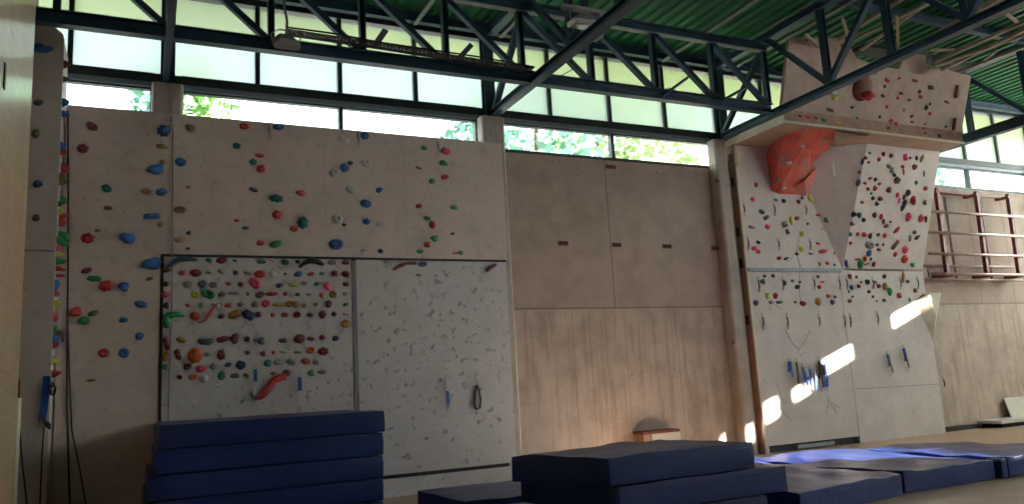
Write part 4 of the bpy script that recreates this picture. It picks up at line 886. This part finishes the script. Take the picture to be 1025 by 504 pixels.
# ------------------------------------------------------------------ mats
def mat_mesh(quad, z0, z1, r=.010, sag=.008, seed=0, n=14):
    """rounded, slightly sagging cuboid whose plan is the quad (near-left, near-right, far-right, far-left)"""
    r0 = random.Random(seed); off = V((seed*3.1, seed*1.7, 0))
    a, b_, c, d = [V((p[0], p[1], 0)) for p in quad]
    lx = ((b_-a).length+(c-d).length)/2; ly = ((d-a).length+(c-b_).length)/2; lz = z1-z0
    def axis(L, k):
        e = [0, r*.3/L, r*.7/L, r/L]; mid = [r/L+(1-2*r/L)*i/k for i in range(1, k)]
        return e+mid+[1-v for v in e[::-1]]
    ax = axis(lx, n); ay = axis(ly, n); az = axis(lz, 3)
    bm = B(); cache = {}
    def vert(u, v, w):
        key = (round(u, 5), round(v, 5), round(w, 5))
        if key in cache: return cache[key]
        p = [u*lx, v*ly, w*lz]; L = (lx, ly, lz); q = [min(max(p[i], r), L[i]-r) for i in range(3)]; dv = V(p)-V(q)
        if dv.length > 1e-9:
            m = max(abs(dv[0]), abs(dv[1]), abs(dv[2])); dv = dv.normalized()*m
        P = V(q)+dv; uu, vv, ww = P.x/lx, P.y/ly, P.z/lz
        base = a*(1-uu)*(1-vv)+b_*uu*(1-vv)+c*uu*vv+d*(1-uu)*vv
        z = z0+ww*lz
        nz = noise.noise(V((base.x*2.2, base.y*2.2, ww*2))+off)
        if ww > .5: z += sag*(nz*1.6) - sag*.6*(1-16*uu*(1-uu)*vv*(1-vv))
        outx = (uu-.5)*2; outy = (vv-.5)*2
        bulge = .004*math.sin(math.pi*ww)+.006*noise.noise(V((base.x*5, base.y*5, ww*3))+off)
        base = base+(b_-a).normalized()*(bulge*(1 if outx > .98 else -1 if outx < -.98 else 0))+(d-a).normalized()*(bulge*(1 if outy > .98 else -1 if outy < -.98 else 0))
        cache[key] = bm.verts.new((base.x, base.y, z)); return cache[key]
    for A, Bx, fn in ((ax, ay, lambda s, t, e: (s, t, e)), (ax, az, lambda s, t, e: (s, e, t)), (ay, az, lambda s, t, e: (e, s, t))):
        for e in (0, 1):
            for i in range(len(A)-1):
                for j in range(len(Bx)-1):
                    vs = [vert(*fn(A[i], Bx[j], e)), vert(*fn(A[i+1], Bx[j], e)), vert(*fn(A[i+1], Bx[j+1], e)), vert(*fn(A[i], Bx[j+1], e))]
                    if len(set(vs)) == 4:
                        try: bm.faces.new(vs)
                        except ValueError: pass
    return bm
def crash_mat(quad, z0, z1, label, group, seed, seam=.76, handle=False, sag=.012):
    a = V((quad[0][0], quad[0][1], z0)); root = empty('crash_mat', a, label, 'crash mat', group)
    part('mat_body', mat_mesh(quad, z0+.004, z1-.004, seed=seed, sag=sag), m_mat, root, smooth=True)
    zs = z0+(z1-z0)*seam; cen = V((sum(p[0] for p in quad)/4, sum(p[1] for p in quad)/4, 0)); b = B(); loop = []
    for p in quad:
        d = V((p[0], p[1], 0))-cen; loop.append(V((p[0], p[1], zs))+d.normalized()*-.006)
    for p, q in zip(loop, loop[1:]+loop[:1]):
        k = 10; tube(b, [p.lerp(q, i/k)+V((0, 0, .004*math.sin(i*1.7+seed))) for i in range(k+1)], .008, 5)
    part('piping', b, m_seam, root)
    if handle:
        p, q = V((*quad[0], 0)), V((*quad[1], 0)); d = (q-p).normalized(); nrm = V((d.y, -d.x, 0))
        for f in (.3, .72):
            c = p.lerp(q, f)+nrm*.03; zz = z0+(z1-z0)*.45; b = B()
            ribbon(b, [c-d*.12+V((0, 0, zz)), c-d*.08+nrm*.02+V((0, 0, zz-.01)), c+d*.08+nrm*.02+V((0, 0, zz-.01)), c+d*.12+V((0, 0, zz))], (0, 0, 1), .04, .006)
            part('carry_handle', b, m_seam, root)
    return root
# tall stack at the left
e5 = [P for P in (0, .27, .545, .82, 1.10, 1.37)]
jit = [(.14, 2.78), (.10, 2.80), (.13, 2.80), (.20, 2.82), (.24, 2.84)]
lab = ['navy blue crash mat at the bottom of the tall left stack', 'navy blue crash mat second from the bottom of the tall left stack', 'navy blue crash mat in the middle of the tall left stack', 'navy blue crash mat second from the top of the tall left stack', 'navy blue crash mat on top of the tall left stack']
for k in range(5):
    x0, x1 = jit[k]; dy = (0, .03, .0, .04, .02)[k]
    crash_mat([(x0, 9.9+dy), (x1, 9.9+dy), (x1, 12.1), (x0, 12.1)], e5[k], e5[k+1], lab[k], 'crash mats in the tall left stack', k+1, handle=False, sag=.006)
# centre stack
crash_mat([(3.72, 6.95), (6.25, 6.95), (6.25, 8.5), (3.72, 8.5)], 0, .270, 'navy blue crash mat at the bottom of the centre stack, partly in shadow', 'crash mats in the centre stack', 11)
crash_mat([(4.28, 6.82), (6.47, 6.86), (6.3, 8.5), (3.95, 8.35)], .285, .567, 'navy blue crash mat in the middle of the centre stack, jutting out to the right', 'crash mats in the centre stack', 12)
crash_mat([(4.17, 6.8), (6.02, 6.83), (5.74, 8.15), (3.66, 7.95)], .57, .862, 'navy blue crash mat on top of the centre stack, lit grey on top', 'crash mats in the centre stack', 13, sag=.02)
crash_mat([(3.52, 8.98), (5.4, 8.98), (5.35, 10.5), (3.43, 10.5)], 0, .28, 'low navy mat on the floor between the two stacks against the white panel', 'crash mats on the floor', 14)
crash_mat([(6.55, 6.78), (8.46, 7.04), (8.42, 9.95), (6.55, 9.9)], 0, .28, 'navy floor mat next to the centre stack, shiny wrinkled top', 'crash mats on the floor', 15, sag=.03)
crash_mat([(8.60, 7.12), (10.36, 7.14), (10.36, 10.0), (8.50, 10.0)], 0, .28, 'navy floor mat in the middle of the row in front of the right wall', 'crash mats on the floor', 16, sag=.03)
crash_mat([(10.62, 7.12), (12.4, 7.25), (12.3, 9.35), (10.5, 9.6)], 0, .28, 'navy floor mat at the right end of the row', 'crash mats on the floor', 17, sag=.03)
b = B(); box(b, 10.42, 10.56, 7.08, 7.3, 0.005, .26); 
tag(recenter(link('rolled_strap', b, m_mat, bevel=.03)), 'bright navy padded strap between the two right floor mats', 'strap')
b = B(); box(b, 11.9, 12.9, 12.2, 12.5, .02, .1)
tag(recenter(link('folded_tarp', b, m_foil, bevel=.02)), 'folded blue-grey sheet pushed into the slot under the right climbing wall', 'sheet')

# ------------------------------------------------------------------ wooden panelling marks
b = B(); wl = Plane((XL, 0, 0), (0, 1, 0), (0, 0, 1)); q = wl.at(4, 76)
r_ = empty('pull_handle', q, 'small dark recessed handle high on the wooden panelling at the left edge', 'handle')
b = B(); box(b, q.x-.001, q.x+.012, q.y-.04, q.y+.04, q.z-.12, q.z+.12); part('handle_plate', b, m_black, r_, bevel=.004)

# ------------------------------------------------------------------ outside
b = B(); box(b, -60, 90, -60, 120, -.5, -.25); struct('ground_outside', b, m_asph)
def tree(x, y, h, r, ml, label, seed):
    root = empty('tree', (x, y, -.25), label, 'tree', 'trees outside the windows'); rr = random.Random(seed)
    b = B(); tube(b, [(0, 0, 0), (.1, 0, h*.3), (0, .1, h*.6), (.1, 0, h*.85)], .22, 8, .06); link('trunk', b, m_bark, root)
    b = B()
    for i in range(1500):
        a = rr.uniform(0, 6.283); u = rr.uniform(-1, 1); s = math.sqrt(1-u*u); k = rr.uniform(.55, 1)*(1+.25*noise.noise(V((s*math.cos(a)*2+seed, s*math.sin(a)*2, u*2))))
        p = V((s*math.cos(a)*r*k, s*math.sin(a)*r*k, h*.72+u*h*.34*k)); sz = rr.uniform(.1, .22)
        e1 = V((rr.gauss(0, 1), rr.gauss(0, 1), rr.gauss(0, 1))).normalized(); e2 = e1.cross(V((rr.gauss(0, 1), rr.gauss(0, 1), rr.gauss(0, 1)))).normalized()
        b.faces.new([b.verts.new(p+e1*sz), b.verts.new(p+e2*sz*.6), b.verts.new(p-e1*sz), b.verts.new(p-e2*sz*.6)])
    link('foliage', b, ml, root)
tree(.4, 19, 9.3, 1.0, m_leaf2, 'leafy tree top seen through the first low window at the far left', 1)
tree(1.25, 18, 8.9, .8, m_leaf, 'leafy tree top seen through the low window just right of the first post', 2)
tree(7.9, 18.5, 9.0, 1.1, m_leaf2, 'blue-green tree top behind the right end of the low windows above the upper panel', 3)
tree(10.0, 19, 10.8, 2.0, m_leaf2, 'blue-green tree seen through the left pane above the bare concrete bay', 4)
tree(12.7, 20, 11.5, 2.0, m_leaf, 'tall bright green tree at the middle of the low window above the concrete bay', 5)
tree(15.4, 21, 11.5, 2.0, m_leaf, 'bright green tree seen through the right pane above the concrete bay', 6)
tree(27.5, 19.5, 9.2, 1.2, m_leaf2, 'pale leafy branches seen through the far right low window', 7)
hs = empty('house', (20.5, 25, -.25), 'house with red tiled roof glimpsed through the right pane above the concrete bay', 'house')
b = B(); box(b, 18.2, 23, 24, 28, -.25, 9.4); part('walls', b, m_plaster, hs)
b = B(); prism(b, [(17.8, 23.6, 9.3), (17.8, 28.4, 9.3), (17.8, 26, 11.2)], (5.6, 0, 0)); part('roof', b, m_tile, hs)

# ------------------------------------------------------------------ light
w = bpy.data.worlds.new('sky'); bpy.context.scene.world = w; w.use_nodes = True
bg = w.node_tree.nodes['Background']; bg.inputs[0].default_value = (.86, .94, 1.0, 1); bg.inputs[1].default_value = 2.8
sd = bpy.data.lights.new('sun', 'SUN'); so = bpy.data.objects.new('sun', sd); C.objects.link(so); sd.energy = 28; sd.angle = math.radians(.53); sd.color = (1, .93, .82)
so.rotation_euler = V((-1, SB, -SZ)).to_track_quat('-Z', 'Y').to_euler(); so.location = (30, -8, 12)
sc = bpy.context.scene
sc.view_settings.view_transform = 'Standard'; sc.view_settings.look = 'None'; sc.view_settings.gamma = 1; sc.view_settings.use_curve_mapping = False
sc.view_settings.exposure = 1.35
cy = sc.cycles; cy.max_bounces = 8; cy.diffuse_bounces = 5; cy.glossy_bounces = 3; cy.transparent_max_bounces = 8; cy.use_denoising = True; cy.sample_clamp_indirect = 4
